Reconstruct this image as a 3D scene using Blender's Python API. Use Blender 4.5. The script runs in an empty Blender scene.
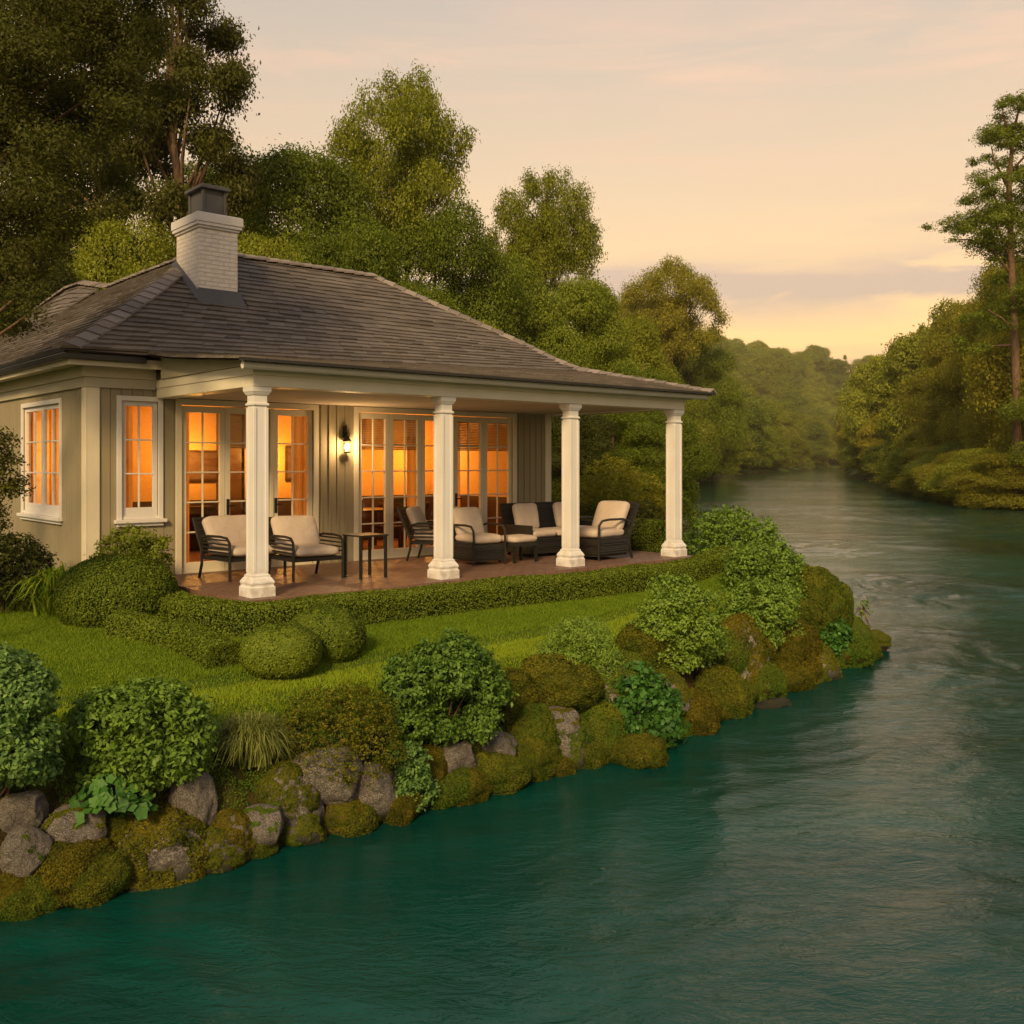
import bpy, math, random
import numpy as np
from mathutils import Vector, Matrix

# ------------------------------------------------------------------ camera, sky, sun, exposure
sc = bpy.context.scene
COL = sc.collection
FPX, HZ, CAMZ = 986.0, 463.0, 3.2
cd = bpy.data.cameras.new('camera'); cam = bpy.data.objects.new('camera', cd); COL.objects.link(cam)
cd.sensor_width = 36; cd.lens = 36 * FPX / 1024; cd.shift_y = -(512 - HZ) / 1024
cd.clip_start = 0.1; cd.clip_end = 6000
cam.location = (0, 0, CAMZ); cam.rotation_euler = (math.radians(90), 0, 0)
sc.camera = cam
sc.view_settings.view_transform = 'Standard'; sc.view_settings.look = 'None'
sc.view_settings.gamma = 1; sc.view_settings.exposure = 0.06
sc.cycles.max_bounces = 8; sc.cycles.diffuse_bounces = 3; sc.cycles.glossy_bounces = 3
sc.cycles.transmission_bounces = 4; sc.cycles.transparent_max_bounces = 8; sc.cycles.volume_bounces = 0
sc.cycles.use_denoising = True; sc.cycles.sample_clamp_indirect = 6

SUN_AZ, SUN_EL = math.radians(-168), math.radians(30)      # azimuth measured from the view axis (+Y) towards +X
w = bpy.data.worlds.new('World'); sc.world = w; w.use_nodes = True
nt = w.node_tree; nt.nodes.clear()
def N(t, **k):
    n = nt.nodes.new(t)
    for a, b in k.items(): setattr(n, a, b)
    return n
def L(a, b): nt.links.new(a, b)
def ramp(n, stops):
    r = n.color_ramp
    while len(r.elements) > 1: r.elements.remove(r.elements[0])
    r.elements[0].position = stops[0][0]; r.elements[0].color = tuple(stops[0][1]) + (1,)
    for p, c in stops[1:]:
        e = r.elements.new(p); e.color = tuple(c) + (1,)
out = N('ShaderNodeOutputWorld')
sky = N('ShaderNodeTexSky', sky_type='NISHITA', sun_disc=False)
sky.sun_elevation = SUN_EL; sky.sun_rotation = SUN_AZ
sky.dust_density = 3; sky.air_density = 1.2
bg1 = N('ShaderNodeBackground'); bg1.inputs['Strength'].default_value = 0.05
L(sky.outputs[0], bg1.inputs[0])
tc = N('ShaderNodeTexCoord'); sx = N('ShaderNodeSeparateXYZ'); L(tc.outputs['Generated'], sx.inputs[0])
cr = N('ShaderNodeValToRGB'); L(sx.outputs['Z'], cr.inputs[0])
ramp(cr, [(0.0, (1.50, .70, .08)), (.07, (1.42, .73, .12)), (.16, (1.12, .62, .15)), (.26, (.90, .57, .23)),
          (.42, (.64, .49, .32)), (.62, (.50, .43, .37)), (1.0, (.36, .35, .35))])
# clouds: long soft streaks
mp = N('ShaderNodeMapping'); mp.inputs['Scale'].default_value = (2.2, 2.2, 15); L(tc.outputs['Generated'], mp.inputs[0])
mp.inputs['Rotation'].default_value = (0, math.radians(6), 0)
mp.inputs['Location'].default_value = (0.7, 0.2, 0.35)
n1 = N('ShaderNodeTexNoise'); n1.inputs['Scale'].default_value = 1.4; n1.inputs['Detail'].default_value = 7; n1.inputs['Distortion'].default_value = .5
L(mp.outputs[0], n1.inputs[0])
c2 = N('ShaderNodeValToRGB'); ramp(c2, [(.47, (0, 0, 0)), (.62, (1, 1, 1))]); L(n1.outputs[0], c2.inputs[0])
# streaks are mauve-grey low down, peach high up
cc = N('ShaderNodeValToRGB'); L(sx.outputs['Z'], cc.inputs[0])
ramp(cc, [(.06, (.84, .42, .14)), (.14, (.58, .33, .17)), (.20, (.64, .37, .19)), (.27, (.95, .53, .23)), (.36, (.95, .57, .29)), (.7, (.52, .45, .40))])
mc = N('ShaderNodeMath', operation='MULTIPLY'); mc.inputs[1].default_value = .85; L(c2.outputs[0], mc.inputs[0])
def M2(op, a, b):
    m = N('ShaderNodeMath', operation=op)
    for i, c in enumerate((a, b)):
        if hasattr(c, 'links'): L(c, m.inputs[i])
        else: m.inputs[i].default_value = c
    return m.outputs[0]
def cloudband(zc, wdt, sc, loc, lo, hi):
    q = N('ShaderNodeMapping'); q.inputs['Scale'].default_value = sc; q.inputs['Location'].default_value = loc; L(tc.outputs['Generated'], q.inputs[0])
    nn = N('ShaderNodeTexNoise'); nn.inputs['Scale'].default_value = 1; nn.inputs['Detail'].default_value = 7; nn.inputs['Distortion'].default_value = .6; nn.inputs['Roughness'].default_value = .55; L(q.outputs[0], nn.inputs[0])
    zz0 = M2('ADD', sx.outputs['Z'], M2('MULTIPLY', M2('SUBTRACT', nn.outputs[0], .5), .06))
    dz = M2('DIVIDE', M2('SUBTRACT', zz0, zc), wdt); g = M2('POWER', 2.718, M2('MULTIPLY', M2('MULTIPLY', dz, dz), -1.0))
    r_ = N('ShaderNodeMapRange'); r_.interpolation_type = 'SMOOTHSTEP'; L(nn.outputs[0], r_.inputs[0]); r_.inputs[1].default_value = lo; r_.inputs[2].default_value = hi
    return M2('MULTIPLY', g, r_.outputs[0])
cb = M2('MINIMUM', M2('ADD', M2('MULTIPLY', mc.outputs[0], .5), M2('ADD', cloudband(.172, .026, (3.2, 3.2, 24), (2.1, .3, .4), .38, .54), M2('ADD', cloudband(.10, .012, (4, 4, 40), (1.1, 2.3, .4), .42, .6), M2('MULTIPLY', cloudband(.36, .05, (3, 3, 26), (.3, 1.7, .9), .44, .62), .9)))), .92)
mx = N('ShaderNodeMix', data_type='RGBA'); L(cb, mx.inputs[0]); L(cr.outputs[0], mx.inputs[6]); L(cc.outputs[0], mx.inputs[7])
# the side away from the sunset is dimmer and cooler
dt = N('ShaderNodeVectorMath', operation='DOT_PRODUCT'); L(tc.outputs['Generated'], dt.inputs[0]); dt.inputs[1].default_value = (.28, .96, 0)
mr = N('ShaderNodeMapRange'); L(dt.outputs['Value'], mr.inputs[0]); mr.inputs[1].default_value = -1; mr.inputs[2].default_value = 1
mr.inputs[3].default_value = .1; mr.inputs[4].default_value = 1.0
tn = N('ShaderNodeMix', data_type='RGBA'); L(mr.outputs[0], tn.inputs[0])
tn.inputs[6].default_value = (.36, .38, .45, 1); tn.inputs[7].default_value = (1, 1, 1, 1)
ml = N('ShaderNodeMix', data_type='RGBA', blend_type='MULTIPLY'); ml.inputs[0].default_value = 1
L(mx.outputs[2], ml.inputs[6]); L(tn.outputs[2], ml.inputs[7])
bg2 = N('ShaderNodeBackground'); bg2.inputs['Strength'].default_value = 0.9; L(ml.outputs[2], bg2.inputs[0])
ad = N('ShaderNodeAddShader'); L(bg1.outputs[0], ad.inputs[0]); L(bg2.outputs[0], ad.inputs[1]); L(ad.outputs[0], out.inputs[0])

sd = bpy.data.lights.new('sun', 'SUN'); sun = bpy.data.objects.new('sun', sd); COL.objects.link(sun)
sd.energy = 4.3; sd.angle = math.radians(12); sd.color = (1, .69, .31)
sv = Vector((math.sin(SUN_AZ) * math.cos(SUN_EL), math.cos(SUN_AZ) * math.cos(SUN_EL), math.sin(SUN_EL)))
sun.rotation_euler = sv.to_track_quat('Z', 'Y').to_euler()

# ------------------------------------------------------------------ helpers
rng = np.random.default_rng(7); random.seed(7)
def hash3(ix, iy, iz, seed):
    h = (ix * 374761393 + iy * 668265263 + iz * 2147483647 + seed * 974634777) & 0xffffffff
    h = ((h ^ (h >> 13)) * 1274126177) & 0xffffffff
    return ((h ^ (h >> 16)) & 0xffff) / 65535.0
def vnoise(P, s=1.0, seed=0):
    P = np.asarray(P, float) * s; I = np.floor(P).astype(np.int64); F = P - I; F = F * F * (3 - 2 * F)
    r = 0
    for dx in (0, 1):
        for dy in (0, 1):
            for dz in (0, 1):
                wt = (F[:, 0] if dx else 1 - F[:, 0]) * (F[:, 1] if dy else 1 - F[:, 1]) * (F[:, 2] if dz else 1 - F[:, 2])
                r = r + wt * hash3(I[:, 0] + dx, I[:, 1] + dy, I[:, 2] + dz, seed)
    return r * 2 - 1
def fbm(P, s=1.0, seed=0, o=4):
    r = 0; a = 1.0; t = 0
    for k in range(o):
        r = r + a * vnoise(P, s * 2 ** k, seed + k * 7); t += a; a *= .5
    return r / t
def unit(v): return v / np.maximum(np.linalg.norm(v, axis=-1, keepdims=True), 1e-9)
def rdir(n, zmin=-1.0, r=rng):
    z = r.uniform(zmin, 1, n); a = r.uniform(0, 2 * np.pi, n); q = np.sqrt(1 - z * z)
    return np.stack([q * np.cos(a), q * np.sin(a), z], 1)
def fastmesh(name, V, F, mat=None, attr=None, smooth=False):
    """V (n,3); F (m,k) indices; attr: dict name->per-face float"""
    me = bpy.data.meshes.new(name); V = np.asarray(V, np.float32); F = np.asarray(F, np.int32); m, k = F.shape
    me.vertices.add(len(V)); me.vertices.foreach_set('co', V.ravel())
    me.loops.add(m * k); me.loops.foreach_set('vertex_index', F.ravel())
    me.polygons.add(m); me.polygons.foreach_set('loop_start', np.arange(0, m * k, k, dtype=np.int32))
    me.polygons.foreach_set('loop_total', np.full(m, k, np.int32))
    if smooth: me.polygons.foreach_set('use_smooth', np.ones(m, bool))
    me.update(calc_edges=True)
    for a, d in (attr or {}).items():
        at = me.attributes.new(a, 'FLOAT', 'FACE' if len(d) == m else 'POINT'); at.data.foreach_set('value', np.asarray(d, np.float32))
    if mat: me.materials.append(mat)
    return me
def link(name, data, parent=None, loc=None, mat=None):
    o = bpy.data.objects.new(name, data); COL.objects.link(o)
    if parent: o.parent = parent
    if loc is not None: o.location = loc
    if mat is not None and data is not None and len(o.material_slots):
        o.material_slots[0].link = 'OBJECT'; o.material_slots[0].material = mat
    return o
def tag(o, label=None, cat=None, group=None, kind=None):
    if label: o['label'] = label
    if cat: o['category'] = cat
    if group: o['group'] = group
    if kind: o['kind'] = kind
    return o
def thing(name, label, cat, loc=(0, 0, 0), rz=0, group=None):
    o = bpy.data.objects.new(name, None); COL.objects.link(o); o.location = loc; o.rotation_euler = (0, 0, rz)
    o.empty_display_size = .2
    return tag(o, label, cat, group)
class MB:
    def __init__(s): s.v = []; s.f = []; s.a = []
    def add(s, V, F, a=0.0):
        n = len(s.v); s.v += [tuple(map(float, p)) for p in V]; s.f += [tuple(i + n for i in f) for f in F]; s.a += [a] * len(F); return s
    def box(s, x0, x1, y0, y1, z0, z1, a=0.0, M=None):
        V = [(x, y, z) for z in (z0, z1) for y in (y0, y1) for x in (x0, x1)]
        if M is not None: V = [tuple(M @ Vector(p)) for p in V]
        return s.add(V, [(0, 2, 3, 1), (4, 5, 7, 6), (0, 1, 5, 4), (2, 6, 7, 3), (0, 4, 6, 2), (1, 3, 7, 5)], a)
    def tube(s, pts, rad, n=8, cap=True, a=0.0, square=False):
        pts = [Vector(p) for p in pts]; V = []; F = []
        if not hasattr(rad, '__len__'): rad = [rad] * len(pts)
        up = Vector((0, 0, 1)); 
        for i, p in enumerate(pts):
            t = (pts[min(i + 1, len(pts) - 1)] - pts[max(i - 1, 0)]).normalized()
            r = up if abs(t.dot(up)) < .95 else Vector((1, 0, 0))
            u = t.cross(r).normalized(); w_ = t.cross(u)
            for k in range(n):
                an = 2 * math.pi * (k + (.5 if square else 0)) / n
                V.append(p + (u * math.cos(an) + w_ * math.sin(an)) * rad[i])
        for i in range(len(pts) - 1):
            for k in range(n): F.append((i * n + k, i * n + (k + 1) % n, (i + 1) * n + (k + 1) % n, (i + 1) * n + k))
        if cap: F += [tuple(range(n))[::-1], tuple((len(pts) - 1) * n + k for k in range(n))]
        return s.add(V, F, a)
    def lathe(s, prof, c=(0, 0, 0), n=16, a=0.0):
        V = []; F = []
        for r, z in prof:
            for k in range(n):
                an = 2 * math.pi * k / n; V.append((c[0] + r * math.cos(an), c[1] + r * math.sin(an), c[2] + z))
        for i in range(len(prof) - 1):
            for k in range(n): F.append((i * n + k, i * n + (k + 1) % n, (i + 1) * n + (k + 1) % n, (i + 1) * n + k))
        return s.add(V, F, a)
    def sq(s, prof, c=(0, 0)):
        """square section stacked profile [(half, z)]"""
        V = []; F = []
        for h, z in prof: V += [(c[0] - h, c[1] - h, z), (c[0] + h, c[1] - h, z), (c[0] + h, c[1] + h, z), (c[0] - h, c[1] + h, z)]
        for i in range(len(prof) - 1):
            for k in range(4): F.append((i * 4 + k, i * 4 + (k + 1) % 4, (i + 1) * 4 + (k + 1) % 4, (i + 1) * 4 + k))
        F += [(3, 2, 1, 0), tuple((len(prof) - 1) * 4 + k for k in range(4))]
        return s.add(V, F)
    def build(s, name, mat, parent=None, smooth=False, bevel=0, loc=None):
        me = bpy.data.meshes.new(name); me.from_pydata(s.v, [], s.f)
        if any(s.a):
            at = me.attributes.new('v', 'FLOAT', 'FACE'); at.data.foreach_set('value', np.asarray(s.a, np.float32))
        me.materials.append(mat)
        if smooth: me.polygons.foreach_set('use_smooth', np.ones(len(me.polygons), bool))
        me.update()
        o = link(name, me, parent, loc)
        if bevel:
            m = o.modifiers.new('bevel', 'BEVEL'); m.width = bevel; m.segments = 2; m.limit_method = 'ANGLE'
        return o
def cushion(name, mat, parent, size, loc, rot=(0, 0, 0), seed=0):
    n = 20; V = []; F = []
    for i in range(n + 1):
        ph = -math.pi / 2 + math.pi * i / n
        for j in range(2 * n):
            th = math.pi * j / n
            def sp(c, e): return math.copysign(abs(c) ** e, c)
            V.append((sp(math.cos(ph), .45) * sp(math.cos(th), .28), sp(math.cos(ph), .45) * sp(math.sin(th), .28), sp(math.sin(ph), .8)))
    for i in range(n):
        for j in range(2 * n): F.append((i * 2 * n + j, i * 2 * n + (j + 1) % (2 * n), (i + 1) * 2 * n + (j + 1) % (2 * n), (i + 1) * 2 * n + j))
    V = np.array(V); k = fbm(V, 1.6, seed, 3); V = V * (1 + .05 * k[:, None]); V *= np.array(size) / 2
    me = fastmesh(name, V, F, mat, smooth=True); o = link(name, me, parent, loc); o.rotation_euler = rot; return o

# ------------------------------------------------------------------ materials
def newmat(name):
    global nt
    m = bpy.data.materials.new(name); m.use_nodes = True; nt = m.node_tree; nt.nodes.clear()
    o = N('ShaderNodeOutputMaterial'); return m, o
def attr(a): 
    n = N('ShaderNodeAttribute'); n.attribute_name = a; return n.outputs['Fac']
def noise(scale, detail=4, dist=0, vec=None, rough=.5):
    n = N('ShaderNodeTexNoise'); n.inputs['Scale'].default_value = scale; n.inputs['Detail'].default_value = detail
    n.inputs['Distortion'].default_value = dist; n.inputs['Roughness'].default_value = rough
    if vec is None: vec = N('ShaderNodeTexCoord').outputs['Object']
    L(vec, n.inputs[0]); return n.outputs[0]
def mixc(f, a, b):
    m = N('ShaderNodeMix', data_type='RGBA')
    if hasattr(f, 'links'): L(f, m.inputs[0])
    else: m.inputs[0].default_value = f
    for i, c in ((6, a), (7, b)):
        if hasattr(c, 'links'): L(c, m.inputs[i])
        else: m.inputs[i].default_value = tuple(c) + (1,)
    return m.outputs[2]
def rng_(f, a, b, c=0, d=1):
    m = N('ShaderNodeMapRange'); L(f, m.inputs[0])
    for i, v in enumerate((a, b, c, d)): m.inputs[i + 1].default_value = v
    return m.outputs[0]
def mth(op, a, b):
    m = N('ShaderNodeMath', operation=op)
    for i, c in enumerate((a, b)):
        if hasattr(c, 'links'): L(c, m.inputs[i])
        else: m.inputs[i].default_value = c
    return m.outputs[0]
def bump(h, dist=.01, st=1.0, nrm=None):
    b = N('ShaderNodeBump'); b.inputs['Distance'].default_value = dist; b.inputs['Strength'].default_value = st; L(h, b.inputs['Height'])
    if nrm is not None: L(nrm, b.inputs['Normal'])
    return b.outputs[0]
def pbr(out, col, rough=.6, spec=.5, nrm=None, metal=0, **k):
    p = N('ShaderNodeBsdfPrincipled')
    if hasattr(col, 'links'): L(col, p.inputs['Base Color'])
    else: p.inputs['Base Color'].default_value = tuple(col) + (1,)
    if hasattr(rough, 'links'): L(rough, p.inputs['Roughness'])
    else: p.inputs['Roughness'].default_value = rough
    p.inputs['Specular IOR Level'].default_value = spec; p.inputs['Metallic'].default_value = metal
    if nrm is not None: L(nrm, p.inputs['Normal'])
    for a, b in k.items(): p.inputs[a].default_value = b
    L(p.outputs[0], out.inputs[0]); return p
def paint(name, c, var=.12, rough=.5, b=.002):
    m, o = newmat(name); n = noise(2.3, 6, .4); f = noise(38, 4)
    col = mixc(rng_(n, .3, .75), c, [x * (1 - var) for x in c]); 
    pbr(o, col, rng_(f, .2, .8, rough - .08, rough + .12), .4, bump(f, b, .5)); return m
M_white = paint('white_paint', (.66, .64, .63)); M_cream = paint('cream_trim', (.47, .43, .33)); M_ceil = paint('ceiling_paint', (.50, .43, .33), rough=.95)
def colpaint():
    m, o = newmat('column_paint'); n = noise(2.3, 6, .4); f = noise(38, 4); g = noise(7, 5, .6)
    col = mixc(rng_(n, .3, .75), (.66, .66, .68), (.60, .59, .60)); t = N('ShaderNodeTexCoord').outputs['Object']; q = N('ShaderNodeSeparateXYZ'); L(t, q.inputs[0])
    dirt = mth('MULTIPLY', rng_(q.outputs[2], .0, .5, .8, .0), rng_(g, .42, .68)); col = mixc(dirt, col, (.33, .28, .22))
    streak = N('ShaderNodeMapping'); L(t, streak.inputs[0]); streak.inputs['Scale'].default_value = (30, 30, .8); col = mixc(mth('MULTIPLY', rng_(noise(1, 4, .2, streak.outputs[0]), .52, .72), .22), col, (.42, .38, .33))
    pbr(o, col, rng_(f, .2, .8, .42, .62), .4, bump(f, .002, .5)); return m
M_col = colpaint()
M_cheek = paint('shaded_cream_paint', (.40, .37, .29)); M_beam = paint('beam_paint', (.66, .62, .52)); M_sash = paint('sash_paint', (.66, .60, .48))  # cheek: trim cream darkened in its colour to offset the sun on it
def siding():
    m, o = newmat('siding_paint'); n = noise(1.1, 5, .5)
    t = N('ShaderNodeTexCoord').outputs['Object']; mp = N('ShaderNodeMapping'); mp.inputs['Scale'].default_value = (40, 40, 1.2); L(t, mp.inputs[0])
    g = noise(1, 5, .3, mp.outputs[0]); a = attr('v')
    col = mixc(rng_(n, .3, .7), (.31, .27, .185), (.26, .225, .155)); col = mixc(mth('MULTIPLY', a, .22), col, (.20, .18, .12))
    pbr(o, col, .62, .35, bump(g, .002, .6)); return m
M_siding = siding()
def shingle():
    m, o = newmat('roof_shingle'); a = attr('v'); n = noise(1.2, 5, 1); f = noise(60, 3)
    col = mixc(a, (.072, .061, .054), (.19, .164, .145)); col = mixc(rng_(n, .35, .7, 0, .5), col, (.10, .085, .075))
    pbr(o, col, rng_(f, .2, .8, .6, .9), .3, bump(f, .004, .8)); return m
M_shingle = shingle()
M_cap, _o = newmat('ridge_cap'); pbr(_o, mixc(attr('v'), (.14, .12, .11), (.27, .235, .215)), .75, .3, bump(noise(50, 3), .004, .8))
M_gut = paint('dark_gutter', (.022, .022, .024), .2, .4)
M_lead = paint('lead_flashing', (.085, .085, .090), .35, .5)
def brickpaint():
    m, o = newmat('painted_brick'); t = N('ShaderNodeTexCoord').outputs['Object']
    mp = N('ShaderNodeMapping'); L(t, mp.inputs[0]); mp.inputs['Rotation'].default_value = (math.radians(90), 0, 0)
    s = N('ShaderNodeSeparateXYZ'); L(t, s.inputs[0]); c = N('ShaderNodeCombineXYZ'); L(mth('ADD', s.outputs[0], s.outputs[1]), c.inputs[0]); L(s.outputs[2], c.inputs[1])
    b = N('ShaderNodeTexBrick'); L(c.outputs[0], b.inputs[0]); b.inputs['Scale'].default_value = 1; b.inputs['Brick Width'].default_value = .22
    b.inputs['Row Height'].default_value = .072; b.inputs['Mortar Size'].default_value = .007; b.inputs['Mortar Smooth'].default_value = .4
    n = noise(9, 5); col = mixc(rng_(n, .35, .75), (.74, .69, .65), (.64, .59, .55)); col = mixc(mth('MULTIPLY', b.outputs['Fac'], .35), col, (.42, .37, .33))
    nb = bump(b.outputs['Fac'], -.012, 1.0); pbr(o, col, .7, .3, bump(noise(45, 3), .004, .6, nb)); return m
M_chim = brickpaint()
def paver():
    m, o = newmat('veranda_paving'); t = N('ShaderNodeTexCoord').outputs['Object']
    b = N('ShaderNodeTexBrick'); L(t, b.inputs[0]); b.inputs['Scale'].default_value = 1; b.inputs['Brick Width'].default_value = .23
    b.inputs['Row Height'].default_value = .115; b.inputs['Mortar Size'].default_value = .008
    b.inputs['Color1'].default_value = (.19, .105, .072, 1); b.inputs['Color2'].default_value = (.14, .08, .06, 1); b.inputs['Mortar'].default_value = (.05, .04, .034, 1)
    n = noise(1.4, 5, .5); col = mixc(rng_(n, .35, .7, 0, .5), b.outputs[0], (.20, .13, .10))
    pbr(o, col, rng_(noise(7, 4), .2, .8, .35, .65), .4, bump(b.outputs['Fac'], -.003, 1)); return m
M_paver = paver()
def flat(name, c, rough=.5, metal=0, bs=0, bsc=30, spec=.5):
    m, o = newmat(name); f = noise(bsc, 3)
    pbr(o, mixc(rng_(f, .3, .7), c, [x * .8 for x in c]), rough, spec, bump(f, bs, 1) if bs else None, metal); return m
M_metal = flat('dark_metal', (.014, .013, .012), .5, spec=.3); M_fabric = None
def fabric():
    m, o = newmat('cream_fabric'); t = N('ShaderNodeTexCoord').outputs['Object']
    f = noise(160, 2, 0, t); n = noise(5, 4, .6, t)
    pbr(o, mixc(rng_(n, .3, .7), (.47, .40, .35), (.40, .33, .29)), .9, .15, bump(f, .001, .6, bump(n, .03, .6))); return m
M_fabric = fabric()
def wicker():
    m, o = newmat('dark_wicker'); t = N('ShaderNodeTexCoord').outputs['Object']
    wv = N('ShaderNodeTexWave', bands_direction='Z'); wv.inputs['Scale'].default_value = 16; wv.inputs['Distortion'].default_value = 1.5; L(t, wv.inputs[0])
    pbr(o, mixc(wv.outputs['Fac'], (.010, .010, .010), (.038, .035, .032)), .45, .5, bump(wv.outputs['Fac'], .008, 1)); return m
M_wicker = wicker()
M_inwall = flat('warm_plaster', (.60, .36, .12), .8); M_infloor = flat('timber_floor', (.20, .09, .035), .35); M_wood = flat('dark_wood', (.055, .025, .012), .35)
M_brass = flat('brass', (.35, .22, .08), .3, 1); M_art = flat('picture_canvas', (.10, .05, .03), .7)
def emis(name, c, s):
    m, o = newmat(name); e = N('ShaderNodeEmission'); e.inputs[0].default_value = tuple(c) + (1,); e.inputs[1].default_value = s; L(e.outputs[0], o.inputs[0]); return m
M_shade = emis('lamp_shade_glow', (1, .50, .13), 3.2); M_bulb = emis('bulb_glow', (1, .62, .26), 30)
def glass():
    m, o = newmat('window_glass'); tr = N('ShaderNodeBsdfTransparent'); tr.inputs[0].default_value = (.93, .93, .90, 1)
    gl = N('ShaderNodeBsdfGlossy'); gl.inputs['Roughness'].default_value = .03; lw = N('ShaderNodeLayerWeight'); lw.inputs[0].default_value = .5; fz_ = mth('ADD', mth('MULTIPLY', mth('POWER', lw.outputs['Facing'], 4.0), .7), .06)
    b = bump(noise(3.0, 2), .012, .5); L(b, gl.inputs['Normal']); mx = N('ShaderNodeMixShader')
    L(fz_, mx.inputs[0]); L(tr.outputs[0], mx.inputs[1]); L(gl.outputs[0], mx.inputs[2]); L(mx.outputs[0], o.inputs[0]); return m
M_glass = glass()
def curtain():
    m, o = newmat('sheer_curtain'); d = N('ShaderNodeBsdfDiffuse'); t = N('ShaderNodeBsdfTranslucent'); mx = N('ShaderNodeMixShader'); mx.inputs[0].default_value = .6
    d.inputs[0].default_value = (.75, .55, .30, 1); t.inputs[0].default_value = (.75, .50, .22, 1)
    L(d.outputs[0], mx.inputs[1]); L(t.outputs[0], mx.inputs[2]); L(mx.outputs[0], o.inputs[0]); return m
M_curtain = curtain()
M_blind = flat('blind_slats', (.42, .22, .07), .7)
def foliage(name, c1, c2, c3=None, trans=.35, orand=.5, rough=.55, spec=.3):
    m, o = newmat(name); a = attr('v'); col = mixc(a, c1, c2)
    oi = N('ShaderNodeObjectInfo').outputs['Random']
    if c3 is not None: col = mixc(mth('MULTIPLY', oi, orand), col, c3)
    hs = N('ShaderNodeHueSaturation'); L(rng_(oi, 0, 1, .82, 1.15), hs.inputs['Value']); L(col, hs.inputs['Color']); col = hs.outputs[0]
    p = N('ShaderNodeBsdfPrincipled'); L(col, p.inputs['Base Color']); p.inputs['Roughness'].default_value = rough; p.inputs['Specular IOR Level'].default_value = spec
    t = N('ShaderNodeBsdfTranslucent'); h2 = N('ShaderNodeHueSaturation'); h2.inputs['Value'].default_value = 1.5; h2.inputs['Saturation'].default_value = 1.1
    L(col, h2.inputs['Color']); L(h2.outputs[0], t.inputs[0])
    mx = N('ShaderNodeMixShader'); mx.inputs[0].default_value = trans; L(p.outputs[0], mx.inputs[1]); L(t.outputs[0], mx.inputs[2]); L(mx.outputs[0], o.inputs[0]); return m
M_fdeep = foliage('leaves_deep_green', (0.058, 0.093, 0.010), (0.209, 0.266, 0.028), (0.208, 0.241, 0.031), spec=.15)
M_folive = foliage('leaves_olive', (0.091, 0.120, 0.012), (0.302, 0.329, 0.036), (0.246, 0.270, 0.031), spec=.15)
M_fgold = foliage('leaves_golden_green', (0.116, 0.127, 0.014), (0.342, 0.337, 0.043), (0.329, 0.285, 0.031), trans=.42, spec=.15)
M_fdark = foliage('leaves_dark_green', (0.024, 0.035, 0.008), (0.079, 0.095, 0.019), (0.099, 0.090, 0.013), trans=.3, spec=.12)  # darkest leaf green, for the dark trees and shrubs
M_shrub = foliage('shrub_leaves', (0.049, 0.116, 0.016), (0.182, 0.323, 0.049), (0.199, 0.265, 0.033), trans=.28, spec=.22)
M_shrubpale = foliage('pale_shrub_leaves', (0.054, 0.132, 0.030), (0.240, 0.396, 0.102), None, trans=.28, spec=.25)
M_clip = foliage('clipped_leaves', (0.047, 0.091, 0.008), (0.195, 0.257, 0.022), (0.187, 0.218, 0.023), trans=.2, spec=.15)
M_broad = foliage('broad_leaves', (0.022, 0.084, 0.012), (0.090, 0.228, 0.038), None, trans=.3, spec=.3)
M_blade = foliage('grass_blades', (0.069, 0.138, 0.007), (0.247, 0.323, 0.021), None, trans=.3, spec=.15)
M_strap = foliage('strap_leaves', (0.072, 0.102, 0.018), (0.312, 0.336, 0.084), None, trans=.3, spec=.2)
M_mossf = foliage('moss_tufts', (.026, .042, .005), (.26, .200, .018), (.045, .11, .012), trans=.15, orand=.75, rough=.8, spec=.08)
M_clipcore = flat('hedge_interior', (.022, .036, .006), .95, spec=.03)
def bark():
    m, o = newmat('bark'); t = N('ShaderNodeTexCoord').outputs['Object']; mp = N('ShaderNodeMapping'); mp.inputs['Scale'].default_value = (6, 6, 1.3); L(t, mp.inputs[0])
    f = noise(1.5, 6, 1, mp.outputs[0]); pbr(o, mixc(rng_(f, .3, .7), (.17, .105, .065), (.07, .045, .03)), .9, .2, bump(f, .06, 1)); return m
M_bark = bark()
def rockm():
    m, o = newmat('lichen_rock'); t = N('ShaderNodeTexCoord').outputs['Object']
    n = noise(3, 8, .6, t, .65); f = noise(26, 6, .5, t, .7); v = N('ShaderNodeTexVoronoi'); v.inputs['Scale'].default_value = 14; L(t, v.inputs[0])
    col = mixc(rng_(n, .35, .65), (.06, .054, .048), (.155, .14, .128)); col = mixc(rng_(f, .50, .58, 0, .85), col, (.36, .33, .305))
    g = N('ShaderNodeNewGeometry'); s = N('ShaderNodeSeparateXYZ'); L(g.outputs['Position'], s.inputs[0])
    wet = rng_(s.outputs[2], .03, .22, 1, 0); col = mixc(wet, col, (.03, .032, .02))
    pbr(o, col, .85, .25, bump(mth('ADD', n, mth('MULTIPLY', f, .5)), .05, 1)); return m
M_rock = rockm()
def mossrock():
    m, o = newmat('mossy_rock'); t = N('ShaderNodeTexCoord').outputs['Object']
    n = noise(1.6, 6, .6, t, .6); f = noise(18, 5, .3, t, .7)
    moss = mixc(rng_(n, .3, .7), (.032, .044, .006), (.13, .115, .014)); col = mixc(rng_(f, .60, .66, 0, .8), moss, (.30, .28, .255))
    g = N('ShaderNodeNewGeometry'); s = N('ShaderNodeSeparateXYZ'); L(g.outputs['Position'], s.inputs[0]); col = mixc(rng_(s.outputs[2], .03, .22, 1, 0), col, (.018, .020, .008))
    pbr(o, col, .95, .1, bump(f, .06, 1)); return m
M_mossrock = mossrock()
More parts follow.
